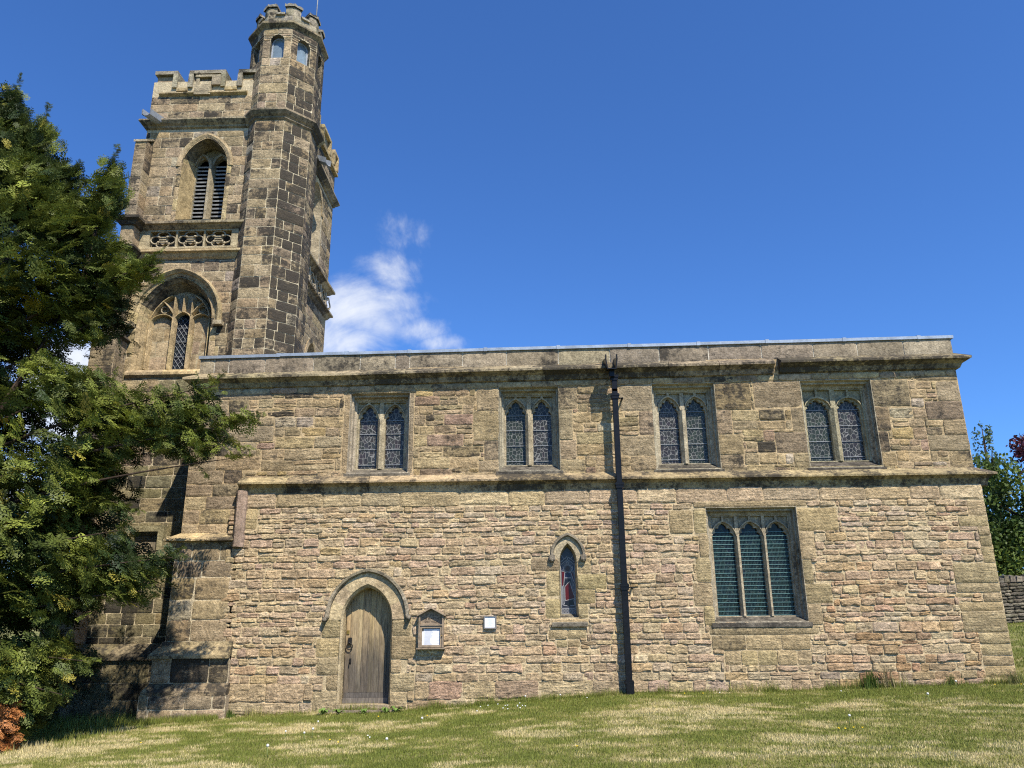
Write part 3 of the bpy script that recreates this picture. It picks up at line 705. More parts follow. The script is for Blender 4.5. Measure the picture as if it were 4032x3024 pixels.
# ---- windows
def saddle_bars(parent, x0, x1, zs, y, mat=None, r=.005):
    for z in zs:
        mb = MB(); box(mb, x0, x1, y-r, y+r, z-r, z+r); mb.build('saddle_bar', mat or M_lead, parent)
def nave_window(w, yf, gmat, cusps=(.30,.66), cdepth=.055, tr=.10, guard=False, label=None):
    x0,x1,z0,z1 = w['o']; mb = MB(); col = lambda dk=0.: pick(DRS, dk, .15)
    c1 = pick([((.40,.34,.235),1)], -.2 if w.get('soft') else .05, .1)
    side = .085
    A = [(x0,z0),(x0,z1),(x1,z1),(x1,z0)]; i0, i1, iz = x0+side, x1-side, z1-.115
    A1 = [(x0+.012,z0+.02),(x0+.012,z1-.02),(x1-.012,z1-.02),(x1-.012,z0+.02)]; A2 = [(x0+.042,z0+.03),(x0+.042,z1-.055),(x1-.042,z1-.055),(x1-.042,z0+.03)]; B = [(i0,w['zb']),(i0,iz),(i1,iz),(i1,w['zb'])]
    A3 = [(x0+.05,z0+.03),(x0+.05,z1-.065),(x1-.05,z1-.065),(x1-.05,z0+.03)]
    for P, ya, Q, yb in ((A,yf-.004,A1,yf+.09),(A1,yf+.09,A2,yf+.09),(A2,yf+.09,A3,yf+.20),(A3,yf+.20,B,yf+.22),(B,yf+.22,B,yf+.32)):
        n = 4
        for k in range(3): loft(mb, [P[k],P[k+1]], ya, [Q[k],Q[k+1]], yb, XZ, c1 if k != 2 else c1[:3]+(c1[3]+.35,), 0, closed=False)  # right jamb toned darker: its shaded side painted into the colour
    poly(mb, [(x0-.012,z0-.02),(x0-.012,z1+.012),(x1+.012,z1+.012),(x1+.012,z0-.02)], [A], yf-.004, XZ, c1)
    o = mb.build('window', M_drs, church)
    if label: o['label'] = label
    ms = MB(); pr = [(yf-.035,z0-.10),(yf-.035,z0-.03),(yf+.29,w['zb']+.0),(yf+.38,w['zb']+.0),(yf+.38,z0-.10)]
    dkc = pick([((.20,.175,.13),1)], .8 if not w.get('soft') else .4, .1)
    V = [(x, y, z) for x in (x0-.06, x1+.06) for y, z in pr]; n = len(pr)
    V = [((x0+.03 if (x < (x0+x1)/2) else x1-.03) if y > yf+.1 else x, y, z) for x, y, z in V]
    ms.add(V, [(i,(i+1)%n,n+(i+1)%n,n+i) for i in range(n)]+[tuple(range(n)),tuple(range(2*n-1,n-1,-1))], dkc); ms.build('sill', M_drs, o)
    mt = MB(); ct = pick([((.42,.355,.24),1)], -.15, .1)
    outer = [(i0-.03,w['zb']-.02),(i0-.03,z1-.05),(i1+.03,z1-.05),(i1+.03,w['zb']-.02)]
    archs = [arch((a+b)/2, b-a+.05, w['zb'], w['zs'], w['za'], 10) for a,b in w['L']]
    sp = []
    zt = iz-.02
    for (a,b) in w['L']:                                  # sunk spandrels over each light
        m = (a+b)/2; hw = (b-a)/2+min(.05, (w['L'][1][0]-w['L'][0][1])/2-.014)
        for s in (-1,1):
            P = []
            ar = np.array(arch(m, b-a+.05, None, w['zs'], w['za'], 12)); ar = ar[len(ar)//2:]
            for k in range(8):
                u = .022+(hw-.044)*k/7; zl = float(np.interp(u, ar[:,0]-m, ar[:,1])) if u < (b-a)/2+.02 else w['zs']+.02
                P.append((m+s*u, min(zt-.012, max(zl+.032, w['zs']+.06))))
            sp.append(P+[(m+s*(hw-.02),zt),(m+s*.022,zt)])
    plate(mt, outer, archs+sp, yf+.24, yf+.33, XZ, ct)
    holes2 = [cusped((a+b)/2, b-a, w['zb'], w['zs'], w['za']-.02, cdepth, cusps) for a,b in w['L']]
    plate(mt, [(p[0],p[1]+.0) for p in [(i0-.02,w['zb']-.01),(i0-.02,z1-.07),(i1+.02,z1-.07),(i1+.02,w['zb']-.01)]], holes2, yf+.305, yf+.38, XZ, ct[:3]+(ct[3]+.1,))
    for q in range(len(w['L'])-1):                        # chamfered mullion
        a = w['L'][q][1]; b = w['L'][q+1][0]; m = (a+b)/2; h = (b-a)/2
        V = [(m-.018,yf+.195),(m+.018,yf+.195),(b+.004,yf+.28),(b+.004,yf+.39),(a-.004,yf+.39),(a-.004,yf+.28)]
        mt.add([(x,y,z) for z in (w['zb']-.01,w['zs']+.03) for x,y in V], [(i,(i+1)%6,6+(i+1)%6,6+i) for i in range(6)]+[tuple(range(6)),tuple(range(11,5,-1))], ct)
    mt.build('tracery', M_drs, o)
    for k, (a,b) in enumerate(w['L']):
        mg = MB(); poly(mg, [(a-.02,w['zb']-.02),(a-.02,w['za']+.02),(b+.02,w['za']+.02),(b+.02,w['zb']-.02)], [], yf+.375, XZ); g = mg.build('stained_glass', gmat(k), o)
        if not guard: saddle_bars(o, a, b, [w['zb']+.10, w['zb']+.42, w['zb']+.74, w['zs']+.02], yf+.36)
    if guard:
        for a,b in w['L']:
            mg = MB(); n = 21
            for k in range(n): z = w['zb']+.01+(w['zs']+.10-w['zb'])*k/(n-1); box(mg, a, b, yf+.312, yf+.318, z-.0045, z+.0045)
            for k in range(16): x = a+(b-a)*(k+.5)/16; box(mg, x-.0006, x+.0006, yf+.319, yf+.322, w['zb'], w['zs']+.12-.3*abs((k-7.5)/8)**2*.4)
            mg.build('wire_guard', M_wire, o)
    mv = MB(); box(mv, x0, x1, yf+.41, yf+.44, z0, z1); mv.build('dark_interior', M_void, o)
    return o
gl = [M_g1, M_g2]
LBL = ['clerestory window with pale sharp-edged new stone frame', None, None, 'clerestory window with round-headed lights and the widest frame']
for i, w in enumerate(WIN):
    if i == 3: w['za'] = w['zs']+.245
    nave_window(w, UPY, (lambda k, i=i: (M_g1 if i == 0 else M_g2 if (i+k) % 2 else M_g1)), cusps=((.30,.66) if i < 2 else (.18,.46,.76)), label=LBL[i])
nave_window(LOW, 0.0, lambda k: M_g3, cusps=(.34,.68), guard=True, label='three-light window behind green wire guards')

# ---- lancet window
def lancet():
    mb = MB(); c = lambda: pick(DRS, .0, .15)
    ring = resample(arch(.672,.56,None,2.80,3.22,10), 25); opn = resample(arch(.672,.33,None,2.72,3.07,10), 25)
    V = [(p[0],-.012,p[1]) for p in ring]+[(p[0],-.012,p[1]) for p in opn]
    for i in range(24): mb.add([V[i],V[i+1],V[25+i+1],V[25+i]], [(0,1,2,3)], (.43,.35,.225,-.1))
    A = arch(.672,.33,1.72,2.72,3.07,10); B = arch(.672,.285,1.78,2.72,3.02,10)
    loft(mb, A, -.013, B, .20, XZ, (.52,.42,.25,-.1), closed=False); loft(mb, B, .20, B, .30, XZ, (.40,.33,.22,0), closed=False)
    o = mb.build('window', M_drs, church); o['label'] = 'narrow lancet window with a red-robed glass figure'
    mh = MB(); path = [(.41,2.80)]+arch(.672,.54,None,2.84,3.20,10)[1:-1]+[(.935,2.80)]
    sweep(mh, path[::-1], [(.0,.0),(.0,-.04),(.015,-.07),(.052,-.07),(.062,-.035),(.062,.0)], XZ, cols=lambda: (.27,.225,.16,.35), block=.4)
    for x in (.375,.965): box(mh, x-.05, x+.05, -.10, 0, 2.76, 2.85, (.24,.20,.15,.2)); tube(mh, [(x,-.06,2.78),(x,-.06,2.72)], [.045,.03], 7, (.3,.25,.18,0))
    mh.build('hood_mould', M_drs, o)
    ms = MB(); pr = [(-.045,1.56),(-.045,1.62),(.20,1.79),(.29,1.79),(.29,1.56)]
    V = [((.50 if s < 0 else .845) if y > .1 else (.34 if s < 0 else 1.01), y, z) for s in (-1,1) for y, z in pr]
    ms.add(V, [(i,(i+1)%5,5+(i+1)%5,5+i) for i in range(5)]+[(0,1,2,3,4),(9,8,7,6,5)], (.22,.19,.14,.55)); ms.build('sill', M_drs, o)
    cm = {'bg':(.045,.045,.06),'wh':(.36,.36,.37),'red':(.085,.004,.004),'dk':(.010,.010,.016),'blue':(.015,.02,.055),'brn':(.05,.022,.014),'grey':(.10,.10,.115)}
    Mf = plain_mat('painted_glass', (.1,.1,.1), .25, 0, .12, 12, .05, .35, use_attr=True)
    mg = MB(); cx = .672; k = lambda n: (*cm[n], 0)
    poly(mg, arch(cx,.30,1.76,2.72,3.03,10), [], 0.260, XZ, k('bg'))
    # measured light: figure pieces as (points in photo-like units 0..1 of width / height of the light)
    X = lambda u: cx-.145+.29*u; Zz = lambda v: 3.03-(3.03-1.76)*v
    def pc(pts, c, y): poly(mg, [(X(u),Zz(v)) for u,v in pts], [], y, XZ, k(c))
    def ln(pts, wd=.006, c='wh', y=0.250, closed=False):
        P = [(X(u),Zz(v)) for u,v in pts]
        if closed: P = P+[P[0]]
        for a, b in zip(P[:-1], P[1:]):
            d = Vector((b[0]-a[0], b[1]-a[1])); 
            if d.length < 1e-6: continue
            d.normalize(); n_ = (-d.y*wd, d.x*wd); e = (d.x*wd*.6, d.y*wd*.6)
            mg.add([(a[0]-e[0]+n_[0],y,a[1]-e[1]+n_[1]),(a[0]-e[0]-n_[0],y,a[1]-e[1]-n_[1]),(b[0]+e[0]-n_[0],y,b[1]+e[1]-n_[1]),(b[0]+e[0]+n_[0],y,b[1]+e[1]+n_[1])], [(0,1,2,3)], k(c))
    pc([(.05,.30),(.5,.19),(.95,.30),(.95,.86),(.05,.86)], 'grey', 0.258)
    pc([(.08,.28),(.92,.28),(.92,.37),(.08,.37)], 'blue', 0.257)
    pc([(.10,.36),(.30,.36),(.22,.56),(.10,.58)], 'red', 0.256); pc([(.72,.37),(.84,.40),(.95,.52),(.90,.56)], 'red', 0.256)
    pc([(.32,.385),(.68,.385),(.70,.46),(.30,.46)], 'blue', 0.255)
    pc([(.26,.48),(.68,.48),(.74,.60),(.24,.60)], 'dk', 0.255)
    pc([(.28,.58),(.60,.51),(.88,.73),(.86,.76),(.34,.80),(.28,.72)], 'red', 0.254)
    pc([(.30,.80),(.80,.78),(.88,.86),(.20,.86)], 'dk', 0.254)
    pc([(.02,.90),(.98,.90),(.98,.975),(.02,.975)], 'grey', 0.256)
    hd = [(.5+.15*math.cos(a), .325+.040*math.sin(a)) for a in np.linspace(0,2*math.pi,14)[:-1]]
    hl = [(.5+.27*math.cos(a), .325+.058*math.sin(a)) for a in np.linspace(0,2*math.pi,18)[:-1]]
    pc(hl, 'grey', 0.253); pc(hd, 'brn', 0.251); ln(hl, .006, closed=True)
    for L_ in ([(.30,.385),(.22,.56),(.12,.60)],[(.32,.385),(.68,.385)],[(.30,.46),(.70,.46)],[(.70,.385),(.92,.54),(.82,.58)],[(.28,.59),(.60,.51),(.88,.73)],[(.28,.58),(.28,.79),(.86,.76)],
               [(.24,.82),(.16,.86),(.40,.862)],[(.62,.862),(.90,.86),(.86,.78)],[(.04,.27),(.5,.19),(.96,.27)],[(.04,.23),(.5,.145),(.96,.23)],[(.04,.90),(.96,.90)],[(.04,.975),(.96,.975)],[(.14,.60),(.12,.85)],[(.22,.62),(.20,.80)],[(.88,.62),(.90,.78)],
               [(.06,.36),(.30,.365)],[(.72,.365),(.95,.36)],[(.5,.14),(.5,.19)],[(.5,.21),(.42,.25),(.5,.28),(.58,.25),(.5,.21)],[(.02,.10),(.3,.19)],[(.98,.10),(.7,.19)],[(.20,.29),(.20,.34)],[(.82,.29),(.82,.34)]): ln(L_, .0045)
    for i in range(5):
        u = .12+i*.19; ln([(u+.07*math.cos(a), .938+.028*math.sin(a)) for a in np.linspace(0,2*math.pi,9)], .0035)
    ln([(.04,.25),(.04,.975)], .0045); ln([(.96,.25),(.96,.975)], .0045)
    mg.build('stained_glass', Mf, o)
lancet()

# ---- door
def make_door():
    mb = MB()
    def seg_ring(inner, outer, y0, cols, nseg):
        I = resample(inner, nseg*4+1); O = resample(outer, nseg*4+1)
        for s in range(nseg):
            c = cols()
            for q in range(4):
                i = s*4+q; e = .004 if q == 0 else 0
                mb.add([(I[i][0],y0,I[i][1]),(I[i+1][0],y0,I[i+1][1]),(O[i+1][0],y0,O[i+1][1]),(O[i][0],y0,O[i][1])], [(0,1,2,3)], c)
    inn = arch(-3.09,.96,None,1.72,2.36,10); out = arch(-3.08,1.42,None,1.72,2.60,12)
    seg_ring(inn, out, -.016, lambda: pick([((.52,.39,.225),1),((.56,.43,.25),1),((.46,.35,.21),1)], -.3, .2), 7)
    A = arch(-3.09,.96,.25,1.72,2.36,10); A1 = arch(-3.09,.90,.25,1.72,2.30,10)
    loft(mb, A, -.017, A1, .05, XZ, (.54,.43,.26,-.4), closed=False); loft(mb, A1, .05, A1, .36, XZ, (.52,.41,.24,-.15), closed=False)
    o = mb.build('door_surround', M_drs, church)
    mh = MB(); path = arch(-3.08,1.42,None,1.76,2.57,12)
    path = [(path[0][0]-.03,1.72)]+path+[(path[-1][0]+.03,1.74)]
    sweep(mh, path[::-1], [(.0,.0),(.0,-.05),(.02,-.085),(.062,-.085),(.075,-.04),(.075,.0)], XZ, cols=lambda: pick([((.33,.275,.19),2),((.24,.20,.14),1)], .45, .25), block=.62, gap=.005)
    for x, z in ((-3.86,1.74),(-2.30,1.76)): tube(mh, [(x,-.02,z),(x,-.13,z-.03)], [.05,.035], 8, (.2,.17,.13,.5))
    mh.build('hood_mould', M_drs, o)
    # weathered oak planks
    md = MB(); n = 8; xa, xb = -3.53, -2.65; pw = (xb-xa)/n
    m, nt, b = newmat('door_oak'); L = nt.links
    at = nt.nodes.new('ShaderNodeVertexColor'); at.layer_name = 'Col'
    g = nt.nodes.new('ShaderNodeTexCoord'); sx = nt.nodes.new('ShaderNodeSeparateXYZ'); L.new(g.outputs['Object'], sx.inputs[0])
    n1 = pos_noise(nt, 6, 8, .7, sc=(6,6,.55), dist=.3); n2 = pos_noise(nt, 2.2, 5, .6, sc=(2,1,.5)); n3 = pos_noise(nt, 60, 4, .6, sc=(3,3,.25))
    hgt = mth(nt, 'ADD', sx.outputs['Z'], mth(nt, 'MULTIPLY', mth(nt, 'SUBTRACT', n2, .5), 1.6))
    c = mixc(nt, ramp(nt, hgt, .75, 2.0), (.14,.115,.088,1), (.46,.335,.185,1))             # rain-greyed foot, honey-coloured head
    c = mixc(nt, 1.0, c, at.outputs['Color'], 'MULTIPLY')
    f = mth(nt, 'MULTIPLY', ramp(nt, n1, .3, .7, .55, 1.25), ramp(nt, n3, .3, .7, .75, 1.15)); cc = nt.nodes.new('ShaderNodeCombineColor')
    for i in range(3): L.new(f, cc.inputs[i])
    L.new(mixc(nt, 1.0, c, cc.outputs[0], 'MULTIPLY'), b.inputs['Base Color']); b.inputs['Roughness'].default_value = .7; b.inputs['Specular IOR Level'].default_value = .25
    bp = nd(nt, 'ShaderNodeBump', Strength=.5, Distance=.01); L.new(n1, bp.inputs['Height']); L.new(bp.outputs[0], b.inputs['Normal'])
    hz = arch(-3.09,.90,None,1.72,2.305,12); P = np.array(hz); 
    top = lambda x: float(np.interp(x, P[:,0], P[:,1]))
    for i in range(n):
        a, c_ = xa+i*pw+.006, xa+(i+1)*pw-.006; w = rnd.uniform(.86,1.14); z0 = .44 if 0 < i < n-1 else .33
        yq = .285+rnd.uniform(-.004,.004); xs_ = np.linspace(a, c_, 4)
        V = [(x,yq,z0) for x in xs_]+[(x,yq,top(x)) for x in xs_]+[(x,yq+.03,z0) for x in xs_]+[(x,yq+.03,top(x)) for x in xs_]
        F = [(k,k+1,5+k,4+k) for k in range(3)]+[(0,4,12,8),(3,11,15,7)]+[(4+k,5+k,13+k,12+k) for k in range(3)]
        md.add(V, F, (w,w*rnd.uniform(.95,1.03),w*rnd.uniform(.9,1.05),0))
        if i: box(md, xa+i*pw-.012, xa+i*pw+.012, yq-.010, yq+.01, z0, top(xa+i*pw), (w*.9,w*.9,w*.9,0))
    box(md, xa, xb, .265, .31, .255, .345, (1.25,1.3,1.4,0)); box(md, xa+.03, xb-.03, .277, .31, .347, .437, (.85,.9,1.,0)); box(md, xa-.02, xb+.02, .32, .34, .2, 2.3, (.2,.2,.2,0))
    d = md.build('door', m, church); d['label'] = 'arched oak plank door'
    mk = MB(); x = -3.44; z = 1.27
    box(mk, x-.035, x+.035, .255, .285, z+.02, z+.13)
    ring = [(x+.055*math.cos(a), .245, z-.03+.055*math.sin(a)) for a in np.linspace(0,2*math.pi,17)]
    tube(mk, ring, .010, 6); tube(mk, [(x,.285,z+.04),(x,.23,z+.03)], .018, 8); mk.build('ring_handle', M_iron, d)
    mk = MB(); x = -3.42; box(mk, x-.018, x+.018, .265, .285, .93, 1.03); tube(mk, [(x,.27,1.0),(x,.238,.985),(x,.238,.93)], .009, 6); mk.build('latch', M_iron, d)
    mk = MB(); box(mk, -3.51, -3.46, .270, .286, 1.46, 1.53); mk.build('lock_plate', M_brass, d)
    ms = MB(); box(ms, -3.57, -2.61, -.03, .34, .185, .25, (.42,.33,.21,.1)); box(ms, -3.80, -2.42, -.17, -.031, .05, .175, (.34,.275,.19,.4)); box(ms, -3.80, -2.42, -.031, .0, .05, .16, (.34,.275,.19,.4)); ms.build('door_step', M_drs, church)
make_door()

# ---- downpipe
def downpipe():
    mb = MB(); xc = 1.69
    pr = [(xc+.02,-.185),(xc+.055,-.15),(xc+.055,-.09),(xc-.055,-.09),(xc-.055,-.185)]
    x0, x1 = xc-.055, xc+.055
    for za, zb, w in ((.62,2.24,.0),(2.24,4.12,-.004),(4.12,6.05,-.006),(6.0,6.32,-.01)):
        box(mb, x0-w*.5, x1+w*.5, -.205+.0, -.095, za, zb)
    box(mb, x0-.005, x1+.02, -.23, -.09, .36, .60)
    o = mb.build('downpipe', M_pipe, church); o['label'] = 'black square downpipe'
    for z in (2.27,4.15,5.92,6.30,.60):
        mc = MB(); box(mc, x0-.028, x1+.028, -.232, -.082, z-.018, z+.018); box(mc, x0-.018, x1+.018, -.222, -.085, z-.075, z-.02); box(mc, x0-.02, x1+.02, -.224, -.083, z+.02, z+.035)
        if z in (2.27,5.92): tube(mc, [(x1+.02,-.06,z-.03),(x1+.10,-.06,z-.03)], .014, 7); tube(mc, [(x1+.10,-.08,z-.03),(x1+.10,.12,z-.03)], .02, 8)
        mc.build('pipe_collar', M_pipe, o)
    mh = MB(); V = []
    for y, xw, zl, zh in ((.20,.12,6.52,6.78),(-.40,.125,6.40,6.62)):
        V += [(xc-.06-xw,y,zh),(xc-.06-xw*.72,y,zl),(xc-.06+xw*.72,y,zl),(xc-.06+xw,y,zh)]
    mh.add(V, [(0,1,5,4),(1,2,6,5),(2,3,7,6)])
    Vi = [(a*.0+a, b, c) for a,b,c in V]
    sh = [((p[0]-(xc-.06))*.82+(xc-.06), p[1], p[2]+.02) for p in V]
    mh.add(sh, [(0,1,5,4)[::-1],(1,2,6,5)[::-1],(2,3,7,6)[::-1]]); mh.add(V[4:]+sh[4:], [(0,1,5,4),(1,2,6,5),(2,3,7,6)])
    for s in (-1,1): box(mh, xc-.06+s*.108-.012, xc-.06+s*.108+.012, -.41, -.32, 6.6, 6.70)
    box(mh, xc-.10, xc+.0, -.30, -.13, 6.28, 6.43)
    mh.build('rainwater_spout', M_pipe, o)
downpipe()

# ================================================================== TOWER
QY = 1.6; TE = -5.8; TW = -9.5; TN = 5.62; OC = (-6.31, 2.22); OA = .87
BEL_O = arch(-7.93, 1.12, 11.03, 12.52, 13.30, 10); TWN_O = arch(-8.20, 1.74, 7.17, 8.46, 9.50, 12)
def octagon(ap, ang0=0.0):
    r = ap/math.cos(math.pi/8)
    return [(OC[0]+r*math.cos(math.pi/8+k*math.pi/4), OC[1]+r*math.sin(math.pi/8+k*math.pi/4)) for k in range(8)]
def tower():
    mb = MB(); pm = FR(QY); bcol = (.52,.43,.28,-.4)
    PLQ = rect(-8.62,-7.78,3.02,3.68)
    poly(mb, [(TW,-.6),(TW,15.0),(-6.2,15.0),(-6.2,-.6)], [BEL_O, TWN_O, rect(-9.1,-7.0,10.27,10.73), rect(-8.5,-7.9,3.0,3.57)], QY+.004, XZ, bcol, 1)
    r = courses(TW, -6.55, 1.2, 14.62, (.22,.31), (.26,.70))
    r = subtract_arch(r, arch(-7.93,1.32,11.03,12.60,13.36,10)); r = subtract_arch(r, arch(-8.20,2.0,7.1,8.46,9.62,12))
    for h in ((-9.6,-6,10.10,10.95),(-9.6,-6,13.5,13.9),(-8.62,-7.78,3.02,3.68),(-9.6,-6,3.02,3.16),(-9.6,-6.5,1.2,1.3),(-9.6,-6.5,14.55,14.7)): r = subtract(r, h)
    def cf(q):
        z = (q[2]+q[3])/2
        if z < 4.8: return pick(GRN, .12, .3)
        if z < 7.2: return pick(ASH+GRN, .08, .3)
        return pick(ASH, .08 if z > 11 else .16, .28)
    st = dict(gap=.015, relief=.006, rough=.011, rnd_c=.006, jit=.006, cell=.07, outj=.005, soft=.006, roundp=.005)
    stones(mb, r, pm, cf, **st)
    # window dressings that fill the cut-outs up to the openings
    for opn, outr, n in ((arch(-7.93,1.12,None,12.52,13.30,10), arch(-7.93,1.40,None,12.52,13.46,10), 9), (arch(-8.20,1.74,None,8.46,9.50,12), arch(-8.20,2.1,None,8.46,9.70,12), 9)):
        I = resample(opn, n*3+1); O = resample(outr, n*3+1)
        for s in range(n):
            c = pick(DRS, .1, .25)
            for q in range(3):
                i = s*3+q; mb.add([(I[i][0],QY-.008,I[i][1]),(I[i+1][0],QY-.008,I[i+1][1]),(O[i+1][0],QY-.008,O[i+1][1]),(O[i][0],QY-.008,O[i][1])], [(0,1,2,3)], c)
    jam = []
    for xo, wd, z0, z1, wm in ((-7.93,.56,11.0,12.60,.66),(-8.20,.87,7.1,8.46,1.0)):
        z = z0
        while z < z1-.05:
            h = min(rnd.uniform(.28,.42), z1-z); 
            for s in (-1,1): a, b = sorted((xo+s*wd, xo+s*(wm+.02))); jam.append((a,b,z,z+h))
            z += h
    stones(mb, jam, pm, lambda q: pick(DRS,.1,.3), gap=.008, relief=.008, rough=.004, rnd_c=.006, cell=.12)
    # east wall
    pe = plane_map((TE,0), (0,1), (1,0)); fe = lambda a,b,d: (TE+d, a, b)
    EB = arch(3.95, 1.1, 11.0, 12.7, 13.4, 10); ED = arch(4.45, .95, 6.8, 8.2, 8.85, 10)
    poly(mb, [(QY+.4,0),(QY+.4,15),(TN,15),(TN,0)], [EB, ED], -.004, fe, bcol, 1)
    r = courses(QY+.6, TN, 6.7, 14.62, (.22,.31), (.3,.7)); r = subtract_arch(r, arch(3.95,1.3,11.0,12.7,13.5,10)); r = subtract_arch(r, arch(4.45,1.1,6.8,8.2,8.95,10))
    for h in ((0,9,10.10,10.95),(0,9,13.5,13.9),(0,9,14.55,14.7)): r = subtract(r, h)
    stones(mb, r, pe, lambda q: pick(ASH,.1,.3), **st)
    for A_, iw, k in ((EB,.7,.35),(ED,.9,.3)):
        xc = 3.95 if A_ is EB else 4.45
        B_ = arch(xc, iw, A_[0][1], 12.7 if A_ is EB else 8.2, 13.25 if A_ is EB else 8.8, 10)
        loft(mb, A_, 0, B_, -k, fe, (.40,.33,.22,0), closed=False); poly(mb, B_, [], -k, fe, (.34,.28,.17,.1) if A_ is EB else (.02,.02,.02,.5))
    for A_ in (arch(3.95,1.1,None,12.7,13.4,10), arch(4.45,.95,None,8.2,8.85,10)):
        sweep(mb, A_[::-1], [(0,0),(0,.02),(.14,.02),(.14,0)], lambda a,b,d: (TE+d,a,b), cols=cdrs(.1), block=.35)
    # west and north walls
    poly(mb, rect(QY,TN,-.6,15), [], -.004, lambda a,b,d: (TW-d,a,b), (.36,.29,.19,.1), 0); poly(mb, rect(TW,TE,-.6,15), [], TN, XZ, (.36,.29,.19,.1), 0)
    # plinth of the tower
    poly(mb, rect(-9.95,-6.9,-.6,1.02), [], QY-.21, XZ, (.35,.30,.2,-.2), 1)
    stones(mb, courses(-9.95,-6.9,-.6,1.02,(.3,.45),(.5,.95)), FR(QY-.215), lambda q: pick(GRN+[((.42,.31,.17),1.5)],.12,.3), **st)
    box(mb, -9.95, -6.9, QY-.2, QY+.2, -.6, 1.02, (.28,.24,.15,0), 1)
    T = tower.o = mb.build('tower', [M_ash, M_mor], church)
    # mouldings
    path = [(TW-.02,TN),(TW-.02,QY),(-6.6,QY)]
    ms = MB(); dk = lambda: pick([((.30,.25,.165),1),((.38,.305,.19),1)], .85, .25); md_ = lambda: pick(DRS,.2,.25)  # dk: soot plus painted-in underside shade for the tower mouldings
    sweep(ms, [(-9.85,TN),(-9.85,QY-.06),(-6.9,QY-.06)], [(-.3,1.30),(.0,1.30),(.02,1.26),(.20,1.10),(.22,1.04),(.22,.99),(.12,.97),(.0,.95)], XY, cols=lambda: pick(GRN,.2,.3), block=.9)
    ms.build('string_course', M_drs, T); ms = MB()
    for a, b in ((-9.7,-8.66),(-7.74,-6.7)):
        sweep(ms, [(a,QY),(b,QY)], [(-.1,3.18),(0,3.18),(.16,3.06),(.16,3.02),(.08,2.98),(0,2.94)], XY, cols=lambda: pick(GRN,.35,.2), block=.9)
        if a < -9: ms.build('string_course', M_drs, T); ms = MB()
    ms.build('string_course', M_drs, T); ms = MB()
    sweep(ms, [(-9.29,QY),(-6.6,QY)], [(-.1,10.25),(0,10.25),(.17,10.16),(.17,10.11),(.10,10.08),(.05,10.0),(.0,9.96)], XY, cols=md_, block=1.0)
    ms.build('string_course', M_drs, T); ms = MB()
    sweep(ms, [(TE,2.6),(TE,TN),(TW,TN)], [(-.1,10.25),(0,10.25),(.17,10.16),(.17,10.11),(.10,10.08),(.05,10.0),(.0,9.96)], XY, cols=dk, block=1.0)
    ms.build('string_course', M_drs, T); ms = MB()
    for P_ in ([(-9.29,QY),(-6.6,QY)],[(TE,2.6),(TE,TN),(TW,TN)]): sweep(ms, P_, [(-.1,11.0),(0,11.0),(.19,10.90),(.19,10.84),(.13,10.82),(.06,10.75),(0,10.72)], XY, cols=dk, block=.8, gap=.006); ms.build('string_course', M_drs, T); ms = MB()
    mc = MB()
    for P_ in ([(TW,TN),(TW,QY),(-6.5,QY)],[(TE,2.6),(TE,TN),(TW,TN)]): sweep(mc, P_, [(-.15,13.88),(-.05,13.88),(.16,13.80),(.17,13.75),(.11,13.68),(.06,13.64),(.05,13.60),(0,13.57),(-.1,13.57)], XY, cols=dk, block=.75, gap=.008)
    mc.build('cornice', M_drs, T)
    # angle buttress at the south-west corner
    mb = MB()
    for x0,x1,y,z0,z1 in ((-9.55,-9.28,1.25,10.95,13.05),(-9.58,-9.28,1.25,10.2,10.75),(-9.66,-9.28,1.22,8.0,10.0),(-9.78,-9.22,1.12,3.2,7.9),(-9.85,-9.2,1.05,-.5,3.1)):
        box(mb, x0, x1, y+.006, QY+.1, z0, z1, (.40,.32,.21,-.1), 1)
        stones(mb, courses(x0,x1,z0,z1,(.3,.42),(.9,1.2)), FR(y), lambda q: pick(ASH,.15,.3), **st)
        pr_ = plane_map((x1,0),(0,1),(1,0)); stones(mb, courses(y,QY,z0,z1,(.3,.42),(.9,1.2)), pr_, lambda q: pick(ASH,.1,.3), **st)
        pl_ = plane_map((x0,0),(0,-1),(-1,0)); stones(mb, courses(-QY,-y,z0,z1,(.3,.42),(.9,1.2)), pl_, lambda q: pick(ASH,.1,.3), **st)
    V = [(-9.58,1.22,13.05),(-9.26,1.22,13.05),(-9.26,1.62,13.32),(-9.58,1.62,13.32)]; mb.add(V+[(x,y,z-.06) for x,y,z in V], [(0,1,2,3),(4,5,1,0),(5,6,2,1),(7,4,0,3)], (.42,.34,.22,0))
    for zt, prof in ((10.9,[(-.2,11.0),(0,11.0),(.17,10.90),(.17,10.84),(.10,10.80),(.05,10.72),(0,10.70)]),(10.1,[(-.2,10.22),(0,10.22),(.15,10.14),(.15,10.09),(.06,10.0),(0,9.96)])):
        sweep(mb, [(-9.56,QY+.5),(-9.56,1.25),(-9.28,1.25),(-9.28,QY)], prof, XY, cols=dk, block=2)
    sweep(mb, [(-9.72,QY+.5),(-9.72,1.17),(-9.22,1.17),(-9.22,QY)], [(-.3,8.2),(.0,8.0),(.08,7.9),(.0,7.86)], XY, cols=dk, block=2)
    mb.build('corner_buttress', [M_ash, M_mor], T)
    # battlements
    mp = MB(); y = QY+.05
    def merl(x0, x1, zt, zb=14.66, left=True, right=True, pt=(XZ, None)):
        pass
    poly(mp, [(TW+.07,13.85),(TW+.07,14.60),(-6.5,14.60),(-6.5,13.85)], [], y+.004, XZ, bcol, 1)
    stones(mp, courses(TW+.07,-6.5,13.86,14.56,(.33,.37),(.6,1.05)), FR(y), lambda q: pick(ASH,-.2,.3), **st)
